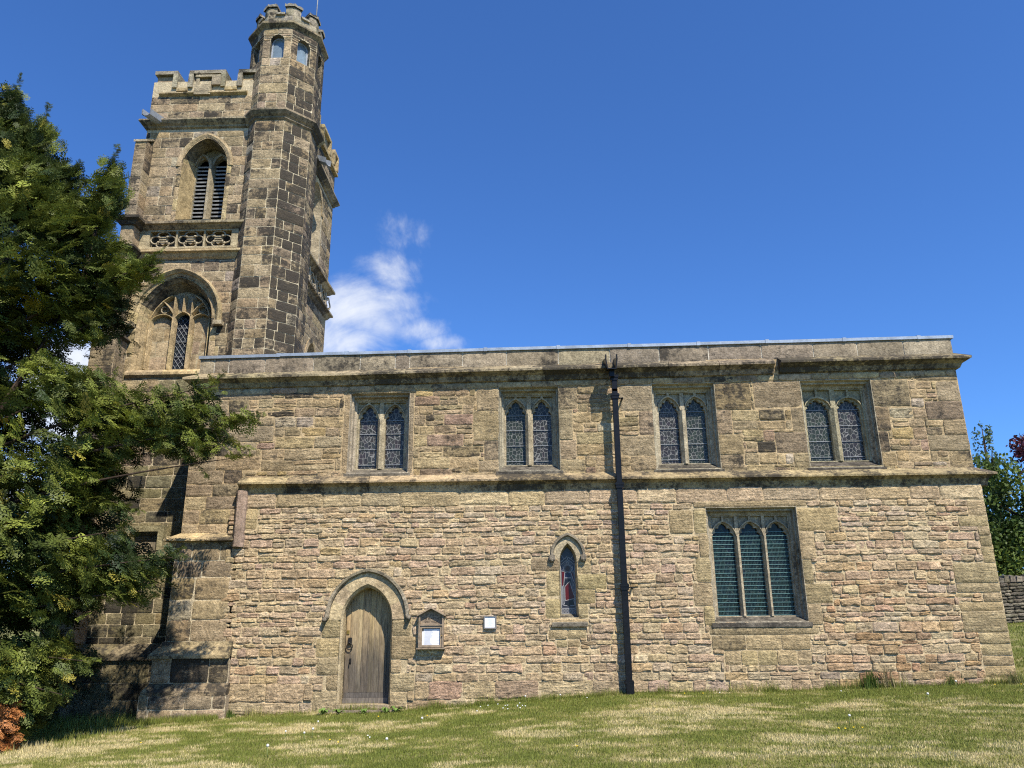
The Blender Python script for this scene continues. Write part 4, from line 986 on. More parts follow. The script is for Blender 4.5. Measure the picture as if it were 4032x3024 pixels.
    box(mp, TW+.07, -6.5, y+.01, y+.42, 13.8, 14.70, (.38,.3,.2,0), 1)
    sl_ = [(-.02,14.70),(.02,14.70),(.14,14.62),(.14,14.59),(.03,14.54),(0,14.53)]
    for a, b in ((-9.30,-8.42),(-8.02,-7.05)): sweep(mp, [(a,y),(b,y)], sl_, XY, cols=cdrs(.0), block=.8)
    MERL = [(TW+.05,-8.92),(-8.56,-7.68),(-7.29,-6.4)]
    for i,(a,b) in enumerate(MERL):
        c = pick(ASH,-.1,.2); stones(mp, courses(a,b,14.62,15.22,(.28,.32),(.5,.95)), FR(y), lambda q: pick(ASH,-.1,.25), **st); box(mp, a, b, y+.006, y+.40, 14.6, 15.22, c, 0)
        cc_ = lambda: pick([((.40,.345,.24),1),((.34,.295,.21),1)],.1,.2); ya = y-.10
        box(mp, a-.03, b+.03, ya, y+.44, 15.20, 15.30, cc_())
        if i: box(mp, a-.04, a+.08, ya, y+.42, 14.80, 15.199, cc_())
        if i < 2: box(mp, b-.08, b+.04, ya, y+.42, 14.80, 15.199, cc_())
    for a, b in ((-8.88,-8.60),(-7.64,-7.33)): box(mp, a, b, y-.09, y+.42, 14.70, 14.79, pick(DRS,-.1,.2))
    # date stone on the middle merlon
    box(mp, -8.40,-8.32, y-.075, y, 14.86, 15.10, (.38,.31,.2,0)); box(mp, -7.98,-7.75, y-.12, y, 14.84, 15.10, (.38,.31,.21,0)); box(mp, -8.42,-7.75, y-.10, y, 15.10, 15.16, (.42,.35,.23,0)); box(mp, -8.40,-7.98, y-.13, y, 14.55, 14.84, (.38,.31,.2,-.2))
    ri = [(-8.15+.055*math.cos(a), y-.02, 14.97+.06*math.sin(a)) for a in np.linspace(0,2*math.pi,15)]; tube(mp, ri, .014, 6, (.30,.24,.16,.2)); 
    for x in (-8.26,-8.05): tube(mp, [(x,y-.02,14.91),(x,y-.02,15.03)], .014, 6, (.30,.24,.16,.2))
    for x in (-8.30,-8.01): tube(mp, [(x,y-.04,14.97),(x,y,14.97)], .014, 6, (.30,.24,.16,.2))
    # east and west parapets
    for X, s in ((TE,1),(TW+.07,-1)):
        fx = (lambda a,b,d: (X+s*d,a,b)); ya, yb = (2.6 if s > 0 else QY+.5), TN
        box(mp, min(X,X-s*.4), max(X,X-s*.4), ya, yb, 13.8, 14.62, (.38,.30,.2,0), 0)
        if s > 0: stones(mp, courses(ya,yb,13.86,14.60,(.33,.37),(.6,1.05)), plane_map((X+.003,0),(0,1),(1,0)), lambda q: pick(ASH,0,.3), **st)
        for a, b in ((2.9,3.5),(3.95,4.75),(5.2,TN)):
            box(mp, min(X,X-s*.36), max(X,X-s*.36), a, b, 14.62, 15.22, pick(ASH,0,.2)); box(mp, min(X+s*.09,X-s*.4), max(X+s*.09,X-s*.4), a-.04, b+.04, 15.21, 15.30, pick(DRS,0,.2)); box(mp, min(X+s*.09,X-s*.4), max(X+s*.09,X-s*.4), a-.04, a+.08, 14.8, 15.209, pick(DRS,0,.2)); box(mp, min(X+s*.09,X-s*.4), max(X+s*.09,X-s*.4), b-.08, b+.04, 14.8, 15.209, pick(DRS,0,.2))
        box(mp, min(X+s*.1,X-s*.4), max(X+s*.1,X-s*.4), ya, yb, 14.625, 14.70, pick(DRS,0,.2))
    box(mp, TW, TE, TN-.4, TN-.01, 13.8, 14.62, (.38,.3,.2,0)); box(mp, TW+.3, TE-.3, QY+.3, TN-.3, 13.7, 13.8, (.3,.3,.3,0))
    mp.build('battlement', [M_ash, M_mor], T)
    # frieze of shields in quatrefoils
    mf = MB(); zc = 10.49; zz = (10.29,10.70); cells = [(-9.03,-8.40),(-8.36,-7.73),(-7.69,-7.06)]
    plate(mf, [(-9.28,10.24),(-9.28,10.76),(-6.6,10.76),(-6.6,10.24)], [rect(a,b,*zz) for a,b in cells], QY-.035, QY+.16, XZ, (.42,.345,.21,.0))
    poly(mf, rect(-9.1,-7.0,10.24,10.76), [], QY+.16, XZ, (.20,.165,.11,.9))  # sooty recess back, painted near black to deepen its shade
    for ci,(a,b) in enumerate(cells):
        cx = (a+b)/2; w = (b-a)/2; c = (.42,.35,.235,-.1)
        for ang in range(4):
            th = ang*math.pi/2; ccx, ccz = cx+.145*math.cos(th), zc+.11*math.sin(th)
            P_ = [(ccx+.135*math.cos(q)*1.15, ccz+.105*math.sin(q)) for q in np.linspace(th-1.95, th+1.95, 17)]
            P_ = [(min(b-.005,max(a+.005,x)), min(zz[1]-.005,max(zz[0]+.005,z))) for x,z in P_]
            tube(mf, [(x,QY+.005,z) for x,z in P_], .019, 6, c)
        for sx in (-1,1):
            for sz in (-1,1): tube(mf, [(cx+sx*.12,QY-.005,zc+sz*.085),(cx+sx*.09,QY-.03,zc+sz*.06)], [.022,.03], 6, c)
        S = [(-.10,.10),(.10,.10),(.10,-.02),(.06,-.09),(0,-.13),(-.06,-.09),(-.10,-.02)]
        plate(mf, [(cx+p[0],zc+p[1]) for p in S], [], QY+.0, QY+.09, XZ, (.36,.29,.19,.1))
        for k in range(3): box(mf, cx-.08, cx+.08, QY-.018, QY-.001, zc+.05-k*.06, zc+.07-k*.06, (.40,.33,.21,0))
    mf.build('shield_frieze', M_drs, T)
    mf = MB(); fe2 = lambda a,b,d: (TE+d, a, b)
    poly(mf, rect(2.6,TN,10.24,10.74), [], .005, fe2, (.33,.27,.18,.2))
    for k in range(5):
        a = 3.15+k*.56; box(mf, TE, TE+.05, a-.03, a+.03, 10.24, 10.74, (.44,.36,.25,-.2))
        for ang in range(4):
            th = ang*math.pi/2; tube(mf, [(TE+.03, a+.28+.12*math.cos(th)+.11*math.cos(q), 10.49+.1*math.sin(th)+.09*math.sin(q)) for q in np.linspace(th-1.9,th+1.9,11)], .02, 5, (.40,.33,.22,0))
    mf.build('shield_frieze', M_drs, T)
    # belfry opening
    mw = MB(); cR = pick(DRS,.15,.1)
    A = BEL_O; B = arch(-7.945,.86,11.28,12.72,13.28,10)
    for k in range(len(A)-1):
        c = (.30,.25,.16,.75) if 2 < k < len(A)-3 else pick(DRS,.3,.25)  # arch head painted dark: recess shade added to black staining
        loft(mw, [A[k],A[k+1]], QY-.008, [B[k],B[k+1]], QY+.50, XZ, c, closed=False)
    loft(mw, [A[0],A[-1]], QY-.008, [B[0],B[-1]], QY+.50, XZ, (.40,.33,.22,.0), closed=False)
    LL = [(-8.335,-8.045),(-7.865,-7.575)]
    plate(mw, arch(-7.945,.90,11.26,12.72,13.32,10), [arch((a+b)/2,b-a+.03,11.30,12.79,13.03,8) for a,b in LL], QY+.50, QY+.60, XZ, (.36,.30,.19,.45))  # plate toned darker, shade of the tympanum put into the colour
    for a,b in LL: sweep(mw, arch((a+b)/2,b-a+.05,None,12.79,13.07,8)[::-1], [(0,.02),(0,-.08),(.05,-.08),(.05,.02)], lambda p,q,d: (p,QY+.50+d,q), cols=lambda: (.42,.345,.23,0), block=2)
    V = [(-8.03,QY+.51),(-7.985,QY+.36),(-7.925,QY+.36),(-7.88,QY+.51)]; mw.add([(x,yy,z) for z in (11.2,12.78) for x,yy in V]+[(-7.955,QY+.34,12.98)], [(0,1,5,4),(1,2,6,5),(2,3,7,6),(4,5,8),(5,6,8),(6,7,8)], (.36,.30,.2,.25))
    o = mw.build('belfry_window', M_drs, T)
    # tower window
    mw = MB(); A = TWN_O; B = arch(-8.18,1.46,7.30,8.46,9.30,12)
    for k in range(len(A)-1):
        c = (.34,.28,.18,.75) if 3 < k < len(A)-4 else pick(DRS,.1,.2)  # head of the reveal: black stains, darkened further as painted shade
        M1 = [(A[q][0]*.62+B[q][0]*.38, A[q][1]*.62+B[q][1]*.38) for q in (k,k+1)]
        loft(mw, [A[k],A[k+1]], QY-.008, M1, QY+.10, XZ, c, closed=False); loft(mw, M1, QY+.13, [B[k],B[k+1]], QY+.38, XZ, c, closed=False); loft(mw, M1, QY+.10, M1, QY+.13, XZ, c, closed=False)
    loft(mw, [A[0],A[-1]], QY-.008, [B[0],B[-1]], QY+.38, XZ, (.44,.36,.22,-.1), closed=False)
    gx = (-8.30,-7.97); gz_ = (7.31,8.52,8.68)
    yb = QY+.38
    poly(mw, arch(-8.18,1.50,7.28,8.46,9.34,12), [arch(sum(gx)/2, gx[1]-gx[0], 7.31, 8.50, 8.70, 8)], yb, XZ, (.41,.335,.215,.05), 1)
    pmw = FR(yb+.004); bl = [r_ for s_ in ((-8.88,-8.39),(-7.88,-7.47)) for r_ in courses(s_[0],s_[1],7.31,8.62,(.3,.4),(.3,.6))]
    stones(mw, bl, pmw, lambda q: pick(ASH,.0,.3), gap=.010, relief=.010, rough=.005, rnd_c=.01, cell=.12, depth=.01)
    ct = lambda: pick(DRS,.0,.2)
    def bar(P_, r=.042, yo=-.17): sweep(mw, P_, [(-r,yb+.01),(-r*.9,yb+yo*.5),(-r*.3,yb+yo),(r*.3,yb+yo),(r*.9,yb+yo*.5),(r,yb+.01)], lambda a,b,d: (a,d,b), cols=ct, block=.5)
    for x in (-8.345,-7.925): bar([(x,7.31),(x,8.62)], .045)
    for x in (-8.885,-7.475): bar([(x,7.31),(x,8.5)], .03)
    for a,b,h in ((-8.885,-8.345,.20),(-8.345,-7.925,.26),(-7.925,-7.475,.20)):
        bar(arch((a+b)/2,b-a,None,8.48,8.48+h,6), .022, -.12)
    bar([(-8.345,8.60),(-8.345,9.10)], .03); bar([(-7.925,8.60),(-7.925,9.06)], .03); bar([(-8.135,8.72),(-8.135,9.16)], .025)
    bar([(-8.87,8.60),(-8.78,8.80),(-8.62,9.0),(-8.42,9.15)], .028); bar([(-7.49,8.60),(-7.56,8.80),(-7.70,9.0),(-7.88,9.13)], .028)
    bar([(-7.925,8.66),(-7.80,8.83),(-7.66,8.96)], .022); bar([(-8.345,8.66),(-8.46,8.83),(-8.60,8.98)], .022)
    for x, z in ((-8.60,8.80),(-7.70,8.80)): tube(mw, [(x+.085*math.cos(q), yb-.08, z+.085*math.sin(q)) for q in np.linspace(0,2*math.pi,15)], .018, 6, (.42,.345,.23,0))
    sweep(mw, [(-9.15,QY),(-7.2,QY)], [(-.02,7.22),(.02,7.20),(.07,7.14),(.07,7.08),(0,7.02)], XY, cols=cdrs(0), block=.7)
    o2 = mw.build('tower_window', [M_drs, M_drs], T)
    # hood
    mh = MB(); P_ = arch(-8.165,1.98,None,8.46,9.62,12); P_ = [(P_[0][0],8.33)]+P_+[(P_[-1][0],8.33)]
    sweep(mh, P_[::-1], [(-.09,.02),(-.09,-.02),(-.03,-.05),(-.02,-.09),(.04,-.15),(.07,-.15),(.09,-.06),(.09,.02)], lambda a,b,d: (a,QY+d,b), cols=cdrs(.15), block=.55, gap=.004)
    for x in (-9.20,-7.13): box(mh, x-.10, x+.10, QY-.16, QY, 8.25, 8.35, (.42,.34,.22,.1))
    mh.build('hood_mould', M_drs, T)
    mh = MB(); sweep(mh, arch(-7.93,1.30,None,12.50,13.39,10)[::-1], [(-.06,.0),(-.06,-.015),(.0,-.04),(.05,-.03),(.06,.0)], lambda a,b,d: (a,QY+d,b), cols=cdrs(.05), block=.5); mh.build('hood_mould', M_drs, T)
    # glass and louvres
    mg = MB(); poly(mg, rect(gx[0]-.02,gx[1]+.02,7.29,8.74), [], yb+.05, XZ); g = mg.build('leaded_glass', M_g4, T)
    ml = MB(); w_ = gx[1]-gx[0]
    for k in range(-3,12):
        for s in (-1,1):
            z0_ = 7.31+k*.155; P1_ = []
            for t in np.linspace(0,1,9):
                x = gx[0]+w_*t; z = z0_+(t if s > 0 else 1-t)*.47
                if 7.31 <= z <= 8.68: P1_.append((x,yb+.03,z))
            if len(P1_) > 1: tube(ml, P1_, .0055, 4, (.4,.4,.4,0))
    for z in (7.31,7.66,8.03,8.38): box(ml, gx[0], gx[1], yb+.022, yb+.034, z-.006, z+.006)
    ml.build('lead_lattice', M_lead, T)
    mv = MB(); box(mv, -8.42, -7.5, QY+.76, QY+.80, 11.1, 13.1); mv.build('dark_interior', M_void, T)
    for a,b in LL:
        m2 = MB()
        for k in range(15):
            z = 11.33+k*.108; V = [(x,yy,zz_) for x in (a-.03,b+.03) for yy,zz_ in ((QY+.535,z-.055),(QY+.525,z-.018),(QY+.69,z+.075),(QY+.70,z+.04))]
            m2.add(V, [(0,1,5,4),(1,2,6,5),(2,3,7,6),(3,0,4,7)])
        m2.build('louvre', M_slat, T)
    # carved plaque
    mq = MB(); plate(mq, PLQ, [rect(-8.50,-7.90,3.10,3.56)], QY-.16, QY+.05, XZ, (.30,.26,.15,0)); plate(mq, rect(-8.52,-7.88,3.08,3.58), [rect(-8.44,-7.92,3.02+.06,3.52)], QY-.09, QY+.0, XZ, (.27,.23,.14,.1))
    poly(mq, rect(-8.5,-7.9,3.0,3.58), [], QY-.02, XZ, (.21,.175,.12,.15))
    for k in range(3): box(mq, -8.42, -7.96, QY-.032, QY-.021, 3.50-k*.055, 3.515-k*.055, (.30,.25,.17,0))
    for rr in (.14,.10): tube(mq, [(-8.19+rr*math.cos(q), QY-.025, 3.22+rr*.9*math.sin(q)) for q in np.linspace(0,2*math.pi,19)], .012, 5, (.27,.22,.15,0))
    for k in range(3): box(mq, -8.27, -8.11, QY-.036, QY-.02, 3.17+k*.045, 3.19+k*.045, (.28,.23,.15,0))
    mq.build('carved_plaque', M_drs, T)
    # water spouts, lightning finial
    mq = MB(); lead_trough(mq, Vector((-9.19,1.66,13.76)), Vector((-9.22,.95,13.56))); mq.build('water_spout', M_led, T)
    mq = MB(); lead_trough(mq, Vector((TE-.05,3.62,13.92)), Vector((TE+.42,3.40,13.64))); mq.build('water_spout', M_led, T)
    mq = MB(); tube(mq, [(-9.10,1.9,15.2),(-9.10,1.9,15.47)], .010, 6); mq.build('lightning_finial', M_lead, T)
def lead_trough(mb, a, b):
    d = (b-a).normalized(); s = d.cross(Vector((0,0,1))).normalized()*.12; u = Vector((0,0,.15))
    for sc in (1.0,.84):
        V = []
        for p in (a,b): V += [p-s*sc+u, p-s*sc*.9, p-s*sc*.35-u*.3, p+s*sc*.35-u*.3, p+s*sc*.9, p+s*sc+u]
        if sc < 1: V = [v+Vector((0,0,.015)) for v in V]
        mb.add([tuple(v) for v in V], [(i,i+1,7+i,6+i) for i in range(5)])
tower()

def turret():
    T = tower.o; mb = MB(); O = octagon(OA); hs = OA*math.tan(math.pi/8)
    st = dict(gap=.015, relief=.006, rough=.010, rnd_c=.004, jit=.005, cell=.07, outj=.004, soft=.006, roundp=.005)
    FZ = [None]*8
    WINZ = (15.46,15.98,16.17)
    zc1 = [6.0]
    while zc1[-1] < 13.55: zc1.append(min(13.6, zc1[-1]+rnd.uniform(.23,.31)))
    zc2 = [13.88]
    while zc2[-1] < 15.40: zc2.append(zc2[-1]+rnd.uniform(.23,.30))
    zc2[-1] = 15.46
    for k in range(8):
        ang = -math.pi/2 + (k-0)*math.pi/4            # k=0 south, 1 south-east, 2 east, 7 south-west
        n = (math.cos(ang), math.sin(ang)); u = (-n[1], n[0]); c0 = (OC[0]+OA*n[0], OC[1]+OA*n[1])
        pm = plane_map(c0, u, n); fm = lambda a,b,d, pm=pm: fm_of(pm)(a,b,d)
        W = arch(0, .36, 15.46, 15.98, 16.18, 8)
        poly(mb, rect(-hs,hs,0,16.45), [W], -.004, fm, (.60,.51,.34,-.6), 1)
        if k in (7,0,1,2):
            r = []
            for zz in (zc1, zc2):
                for i in range(len(zz)-1):
                    cut = (.0+rnd.uniform(-.14,.14)) if i % 2 else (rnd.uniform(.08,.2) if k % 2 == 0 else -rnd.uniform(.08,.2))
                    if rnd.random() < .3: r += [(-hs,hs,zz[i],zz[i+1])]
                    elif rnd.random() < .35: r += [(-hs,-.15,zz[i],zz[i+1]),(-.15,.12,zz[i],zz[i+1]),(.12,hs,zz[i],zz[i+1])]
                    else: r += [(-hs,cut,zz[i],zz[i+1]),(cut,hs,zz[i],zz[i+1])]
            r += [(-hs,-.18,15.46,15.98),(.18,hs,15.46,15.98)]
            for cut in (-.0,): r += subtract_arch([(-hs,hs,15.98+q*.07,15.98+(q+1)*.07) for q in range(3)], W, .01)+[(-hs,0,16.19,16.42),(0,hs,16.19,16.42)]
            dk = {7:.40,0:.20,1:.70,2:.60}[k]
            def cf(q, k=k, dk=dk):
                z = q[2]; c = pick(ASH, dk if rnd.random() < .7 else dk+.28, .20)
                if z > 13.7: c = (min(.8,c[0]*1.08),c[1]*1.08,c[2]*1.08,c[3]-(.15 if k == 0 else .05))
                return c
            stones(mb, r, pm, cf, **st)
        loft(mb, W, -.003, W, -.16, fm, (.30,.25,.17,.35), closed=True)
    Tu = mb.build('turret', [M_ash, M_mor], T)
    for k in range(8):
        ang = -math.pi/2 + k*math.pi/4; n = (math.cos(ang), math.sin(ang)); u = (-n[1], n[0]); pm = plane_map((OC[0]+OA*n[0], OC[1]+OA*n[1]), u, n); fm = lambda a,b,d, pm=pm: fm_of(pm)(a,b,d)
        W = arch(0,.36,15.46,15.98,16.18,8); Wi = arch(0,.29,15.49,15.97,16.13,8)
        mg = MB(); plate(mg, W, [Wi], -.13, -.155, fm, (.7,.68,.62,0), 0); poly(mg, Wi, [], -.15, fm, (.6,.6,.6,0), 1); g = mg.build('turret_window', [M_led, M_pane], T)
    mc = MB(); dk = lambda: pick([((.28,.235,.155),1),((.36,.29,.18),1)], .85, .25)  # sooty cornice blocks, underside shade also put into the colour
    sweep(mc, octagon(OA)[::1], [(-.1,13.95),(.0,13.95),(.15,13.86),(.16,13.80),(.10,13.72),(.05,13.68),(.05,13.64),(.0,13.60)], XY, closed=True, cols=dk, block=.7)
    mc.build('turret_cornice', M_drs, T); mc = MB()
    sweep(mc, octagon(OA), [(-.1,16.62),(-.02,16.62),(.09,16.53),(.10,16.46),(.06,16.42),(.02,16.38),(0,16.34),(-.1,16.34)], XY, closed=True, cols=dk, block=.75)
    mc.build('turret_cornice', M_drs, T)
    mp = MB(); O2 = octagon(OA-.01)
    for k in range(8):
        ang = -math.pi/2 + k*math.pi/4; n = (math.cos(ang), math.sin(ang)); u = (-n[1], n[0]); ap = OA-.075; hs2 = ap*math.tan(math.pi/8)
        pm = plane_map((OC[0]+ap*n[0], OC[1]+ap*n[1]), u, n); F_ = fm_of(pm)
        stones(mp, [(-hs2,0,16.58,16.84),(0,hs2,16.58,16.84)], pm, lambda q: pick([((.42,.36,.25),1),((.35,.31,.23),1)],.05,.3), **st)
        poly(mp, rect(-hs2,hs2,16.5,16.84), [], -.004, F_, (.4,.33,.22,0), 1)
        poly(mp, rect(-hs2*.7,hs2*.7,16.5,16.84), [], -.30, F_, (.4,.33,.22,0), 0)
        for a, b in ((-hs2,-hs2*.36),(hs2*.36,hs2)):
            stones(mp, [(a,b,16.84,17.10)], pm, lambda q: pick([((.42,.36,.25),1),((.36,.31,.22),1)],.05,.25), gap=.004, relief=.012, rough=.02, rnd_c=.03, cell=.08)
            aa, bb = (a*.72 if a < 0 else a, b*.72 if b > 0 else b)
            V = [F_(a,16.84,0),F_(b,16.84,0),F_(b if b<0 else b*.72,16.84,-.26),F_(a if a>0 else a*.72,16.84,-.26),F_(a,17.09,0),F_(b,17.09,0),F_(b if b<0 else b*.72,17.09,-.26),F_(a if a>0 else a*.72,17.09,-.26)]
            mp.add(V, [(0,1,5,4),(1,2,6,5),(2,3,7,6),(3,0,4,7),(4,5,6,7)], (.40,.34,.24,.05))
            nn_ = 6; ss = np.linspace(a-.02,b+.02,nn_); tt = (.05,-.08,-.2,-.29)           # crumbling coping
            base = [[np.array(F_(s_*(1 if t_ > -.1 else .85),17.09,t_)) for s_ in ss] for t_ in tt]
            V = [p+np.array((0,0,.07+.05*(rng.random()-.4))) for row in base for p in row]+[p for row in base for p in row]
            m_ = len(tt); Fq = [(i*nn_+j,i*nn_+j+1,(i+1)*nn_+j+1,(i+1)*nn_+j) for i in range(m_-1) for j in range(nn_-1)]
            k0 = m_*nn_; ring = [(0,j) for j in range(nn_)]+[(i,nn_-1) for i in range(1,m_)]+[(m_-1,j) for j in range(nn_-2,-1,-1)]+[(i,0) for i in range(m_-2,0,-1)]
            Fq += [(ring[q][0]*nn_+ring[q][1], k0+ring[q][0]*nn_+ring[q][1], k0+ring[(q+1)%len(ring)][0]*nn_+ring[(q+1)%len(ring)][1], ring[(q+1)%len(ring)][0]*nn_+ring[(q+1)%len(ring)][1]) for q in range(len(ring))]
            mp.add(V, Fq, (.36,.32,.25,.15))
        V = [F_(-hs2*.36,16.84,.06),F_(hs2*.36,16.84,.06),F_(hs2*.36,16.84,-.28),F_(-hs2*.36,16.84,-.28)]; V += [(x,y_,z+.055) for x,y_,z in V]
        mp.add(V, [(0,1,5,4),(4,5,6,7),(3,2,1,0),(2,3,7,6)], (.40,.36,.28,.1))
    mp.build('turret_battlement', [M_ash, M_mor], T)
    mq = MB(); tube(mq, [(OC[0]+.67,OC[1]-.02,16.6),(OC[0]+.69,OC[1]-.02,19.6)], [.020,.012], 7); mq.build('lightning_rod', M_lead, T)
turret()

# ================================================================== NOTICES ON THE WALL
def text_mesh(mb, body, x, y, z, size, col=(.1,.1,.1,0), mat=0, width=None):
    cu = bpy.data.curves.new('t', 'FONT'); cu.body = body; cu.size = size; cu.align_x = 'CENTER'; cu.extrude = .002
    o = bpy.data.objects.new('t', cu); C.objects.link(o); dg = bpy.context.evaluated_depsgraph_get(); dg.update()
    me = bpy.data.meshes.new_from_object(o.evaluated_get(dg)); V = np.array([v.co for v in me.vertices])
    if width: V[:,0] *= width/(V[:,0].max()-V[:,0].min())
    mb.add(np.stack([x+V[:,0], y-V[:,2], z+V[:,1]], -1), [tuple(p.vertices) for p in me.polygons], col, mat)
    bpy.data.objects.remove(o); bpy.data.curves.remove(cu); bpy.data.meshes.remove(me)
def notice_board():
    L = (-1.875, 0, 1.2); r = tag(empty('notice_board', L), 'gabled wooden church notice board beside the arched door', 'notice board')
    x0, x1, yf = -2.105, -1.645, -.115
    mb = MB(); g = lambda: (.0,.0,.0,0)
    poly(mb, [(x0,1.215),(x0,1.785),(-1.875,1.90),(x1,1.785),(x1,1.215)], [], -.045, XZ); loft(mb, [(x0,1.215),(x0,1.785),(-1.875,1.90),(x1,1.785),(x1,1.215)], -.045, [(x0,1.215),(x0,1.785),(-1.875,1.90),(x1,1.785),(x1,1.215)], .0, XZ)
    for a, b in ((x0,x0+.028),(x1-.028,x1)): box(mb, a, b, yf, -.046, 1.22, 1.79)
    box(mb, x0+.029, x1-.029, yf, -.046, 1.60, 1.622)
    mb.build('case', M_wood, r, L)
    mb = MB()
    for s in (-1,1):
        e = -1.875+s*.262; V = [(-1.875,-.15,1.925),(e,-.15,1.785),(e,.0,1.785),(-1.875,.0,1.925)]; mb.add(V+[(x,y,z-.022) for x,y,z in V], [(0,1,2,3),(4,5,1,0),(5,6,2,1),(7,6,5,4)])
    mb.build('gable_roof', M_wood, r, L)
    mb = MB(); box(mb, x0-.03, x1+.025, -.145, .0, 1.192, 1.214); mb.build('ledge', M_wood, r, L)
    mb = MB()
    for t, dx, i, w in (('ST',-.085,0,.055),('JOHN',.04,0,.155),('THE',-.13,1,.09),('BAPTIST',.055,1,.235),('DETHICK',0,2,.25)): mb = MB(); text_mesh(mb, t, -1.875+dx, -.047, 1.765-i*.055, .048, width=w); mb.build('carved_lettering', M_letter, r, L)
    mb = MB(); a, b, c, d = x0+.030, x1-.030, 1.222, 1.597
    plate(mb, rect(a,b,c,d), [rect(a+.035,b-.035,c+.04,d-.04)], -.098, -.07, XZ); dr = mb.build('glazed_door', M_wood, r, L)
    mb = MB(); plate(mb, rect(-2.045,-1.99,1.262,1.50), [], -.062, -.060, XZ); plate(mb, rect(-2.015,-1.705,1.258,1.545), [], -.066, -.063, XZ)
    mb.build('poster', M_paper, r, L)
    mb = MB()
    for k in range(15):
        z = 1.525-k*.0178; w = rnd.uniform(.10,.2)
        box(mb, -2.0, -2.0+w, -.0675, -.0665, z-.003, z+.003)
        if k % 3 == 1: box(mb, -1.77, -1.72, -.0675, -.0665, z-.003, z+.003)
    mb.build('print', M_ink, r, L)
    mb = MB(); tube(mb, [(-1.675,-.098,1.42),(-1.675,-.125,1.42)], .010, 8); mb.build('knob', M_brass, dr, L)
    for o in list(r.children)+[q for c_ in r.children for q in c_.children]: o.location = (0,0,0)
notice_board()
def small_notice():
    L = (-.795, 0, 1.54); r = tag(empty('framed_notice', L), 'small white notice in a grey frame on the rubble wall', 'notice')
    mb = MB(); plate(mb, rect(-.912,-.678,1.535,1.765), [rect(-.892,-.70,1.557,1.745)], -.05, .02, XZ, (.3,.3,.3,0)); mb.build('frame', plain_mat('grey_frame', (.20,.185,.17), .6, 0, .2, 12, .1), r, L)
    mb = MB(); box(mb, -.894, -.698, -.035, -.02, 1.555, 1.747); mb.build('paper', M_paper, r, L)
    mb = MB(); box(mb, -.84, -.75, -.0365, -.0355, 1.722, 1.730)
    for k in range(9): w = rnd.uniform(.05,.13); box(mb, -.795-w/2, -.795+w/2, -.0365, -.0355, 1.70-k*.014, 1.703-k*.014)
    mb.build('print', plain_mat('faded_ink', (.55,.56,.62), .8, 0, .1, 4, .02), r, L)
small_notice()

# ================================================================== YEW
YEW = (-10.9, -3.0)
ENV = [(-11.53, 11.94), (-9.96, 11.31), (-9.82, 11.54), (-9.66, 11.54), (-9.49, 11.2), (-9.27, 10.73), (-9.12, 10.32), (-9.04, 10.87), (-8.84, 10.69), (-8.8, 10.31), (-8.88, 9.97), (-8.64, 9.8), (-8.25, 9.79), (-8.07, 9.7), (-8.28, 9.13), (-7.84, 9.03), (-7.65, 9.77), (-7.58, 9.98), (-7.42, 9.79), (-7.32, 9.3), (-7.34, 8.83), (-7.48, 8.64), (-7.19, 8.18), (-6.99, 8.08), (-7.01, 7.81), (-6.81, 7.67), (-6.47, 7.88), (-6.47, 7.53), (-6.77, 7.34), (-7.05, 7.37), (-7.2, 6.93), (-7.33, 6.43), (-7.5, 6.27), (-7.83, 6.31), (-8.12, 6.17), (-7.99, 5.85), (-7.43, 5.8), (-7.06, 5.73), (-6.81, 5.47), (-6.27, 5.32), (-5.82, 5.45), (-5.72, 5.25), (-5.17, 5.6), (-5.12, 5.36), (-5.15, 5.08), (-4.91, 4.99), (-4.45, 4.93), (-4.62, 4.72), (-4.51, 4.38), (-4.68, 4.14), (-4.94, 4.44), (-5.29, 4.16), (-5.54, 4.42), (-5.83, 4.27), (-6.23, 4.47), (-6.58, 4.17), (-6.75, 4.05), (-6.66, 3.71), (-6.29, 3.34), (-6.37, 2.91), (-6.06, 2.61), (-5.71, 2.69), (-5.53, 2.77), (-5.58, 2.47), (-5.84, 2.23), (-5.88, 1.99), (-6.19, 1.91), (-6.5, 2.07), (-6.79, 1.79), (-7.13, 1.94), (-7.29, 1.6), (-6.73, 1.19), (-6.59, 1.02), (-6.95, 0.8), (-7.05, 0.54), (-7.47, 0.1), (-7.87, -0.05), (-11.16, -0.05), (-12.99, 1.97), (-13.54, 5.62), (-12.99, 9.28)]
GAPS = [((-8.12, 6.15), 0.5, 0.18), ((-8.31, 4.93), 0.24, 0.25), ((-7.77, 3.62), 0.29, 0.21), ((-8.45, 3.7), 0.18, 0.25), ((-8.64, 4.66), 0.16, 0.16), ((-7.59, 6.6), 0.14, 0.16), ((-7.21, 6.17), 0.12, 0.14), ((-9.24, 8.55), 0.2, 0.15), ((-8.51, 7.55), 0.18, 0.12), ((-8.23, 2.42), 0.18, 0.23)]
SPIRES = [((-9.66,11.75),(-9.75,10.2),.42),((-8.98,11.1),(-9.2,9.6),.38),((-7.55,10.15),(-7.75,8.4),.40),((-8.2,9.85),(-8.7,8.7),.34),((-6.42,8.0),(-7.6,7.2),.34),((-6.9,7.3),(-7.9,6.7),.3),
          ((-4.38,5.0),(-5.9,4.5),.34),((-5.1,5.72),(-5.9,4.7),.30),((-4.55,4.35),(-5.4,4.75),.26),((-5.45,2.85),(-6.6,2.2),.32),((-6.0,2.0),(-6.9,2.5),.28),((-6.2,3.4),(-7.1,3.6),.3),((-5.2,3.95),(-5.8,4.5),.25),((-6.5,1.15),(-7.3,1.2),.28)]
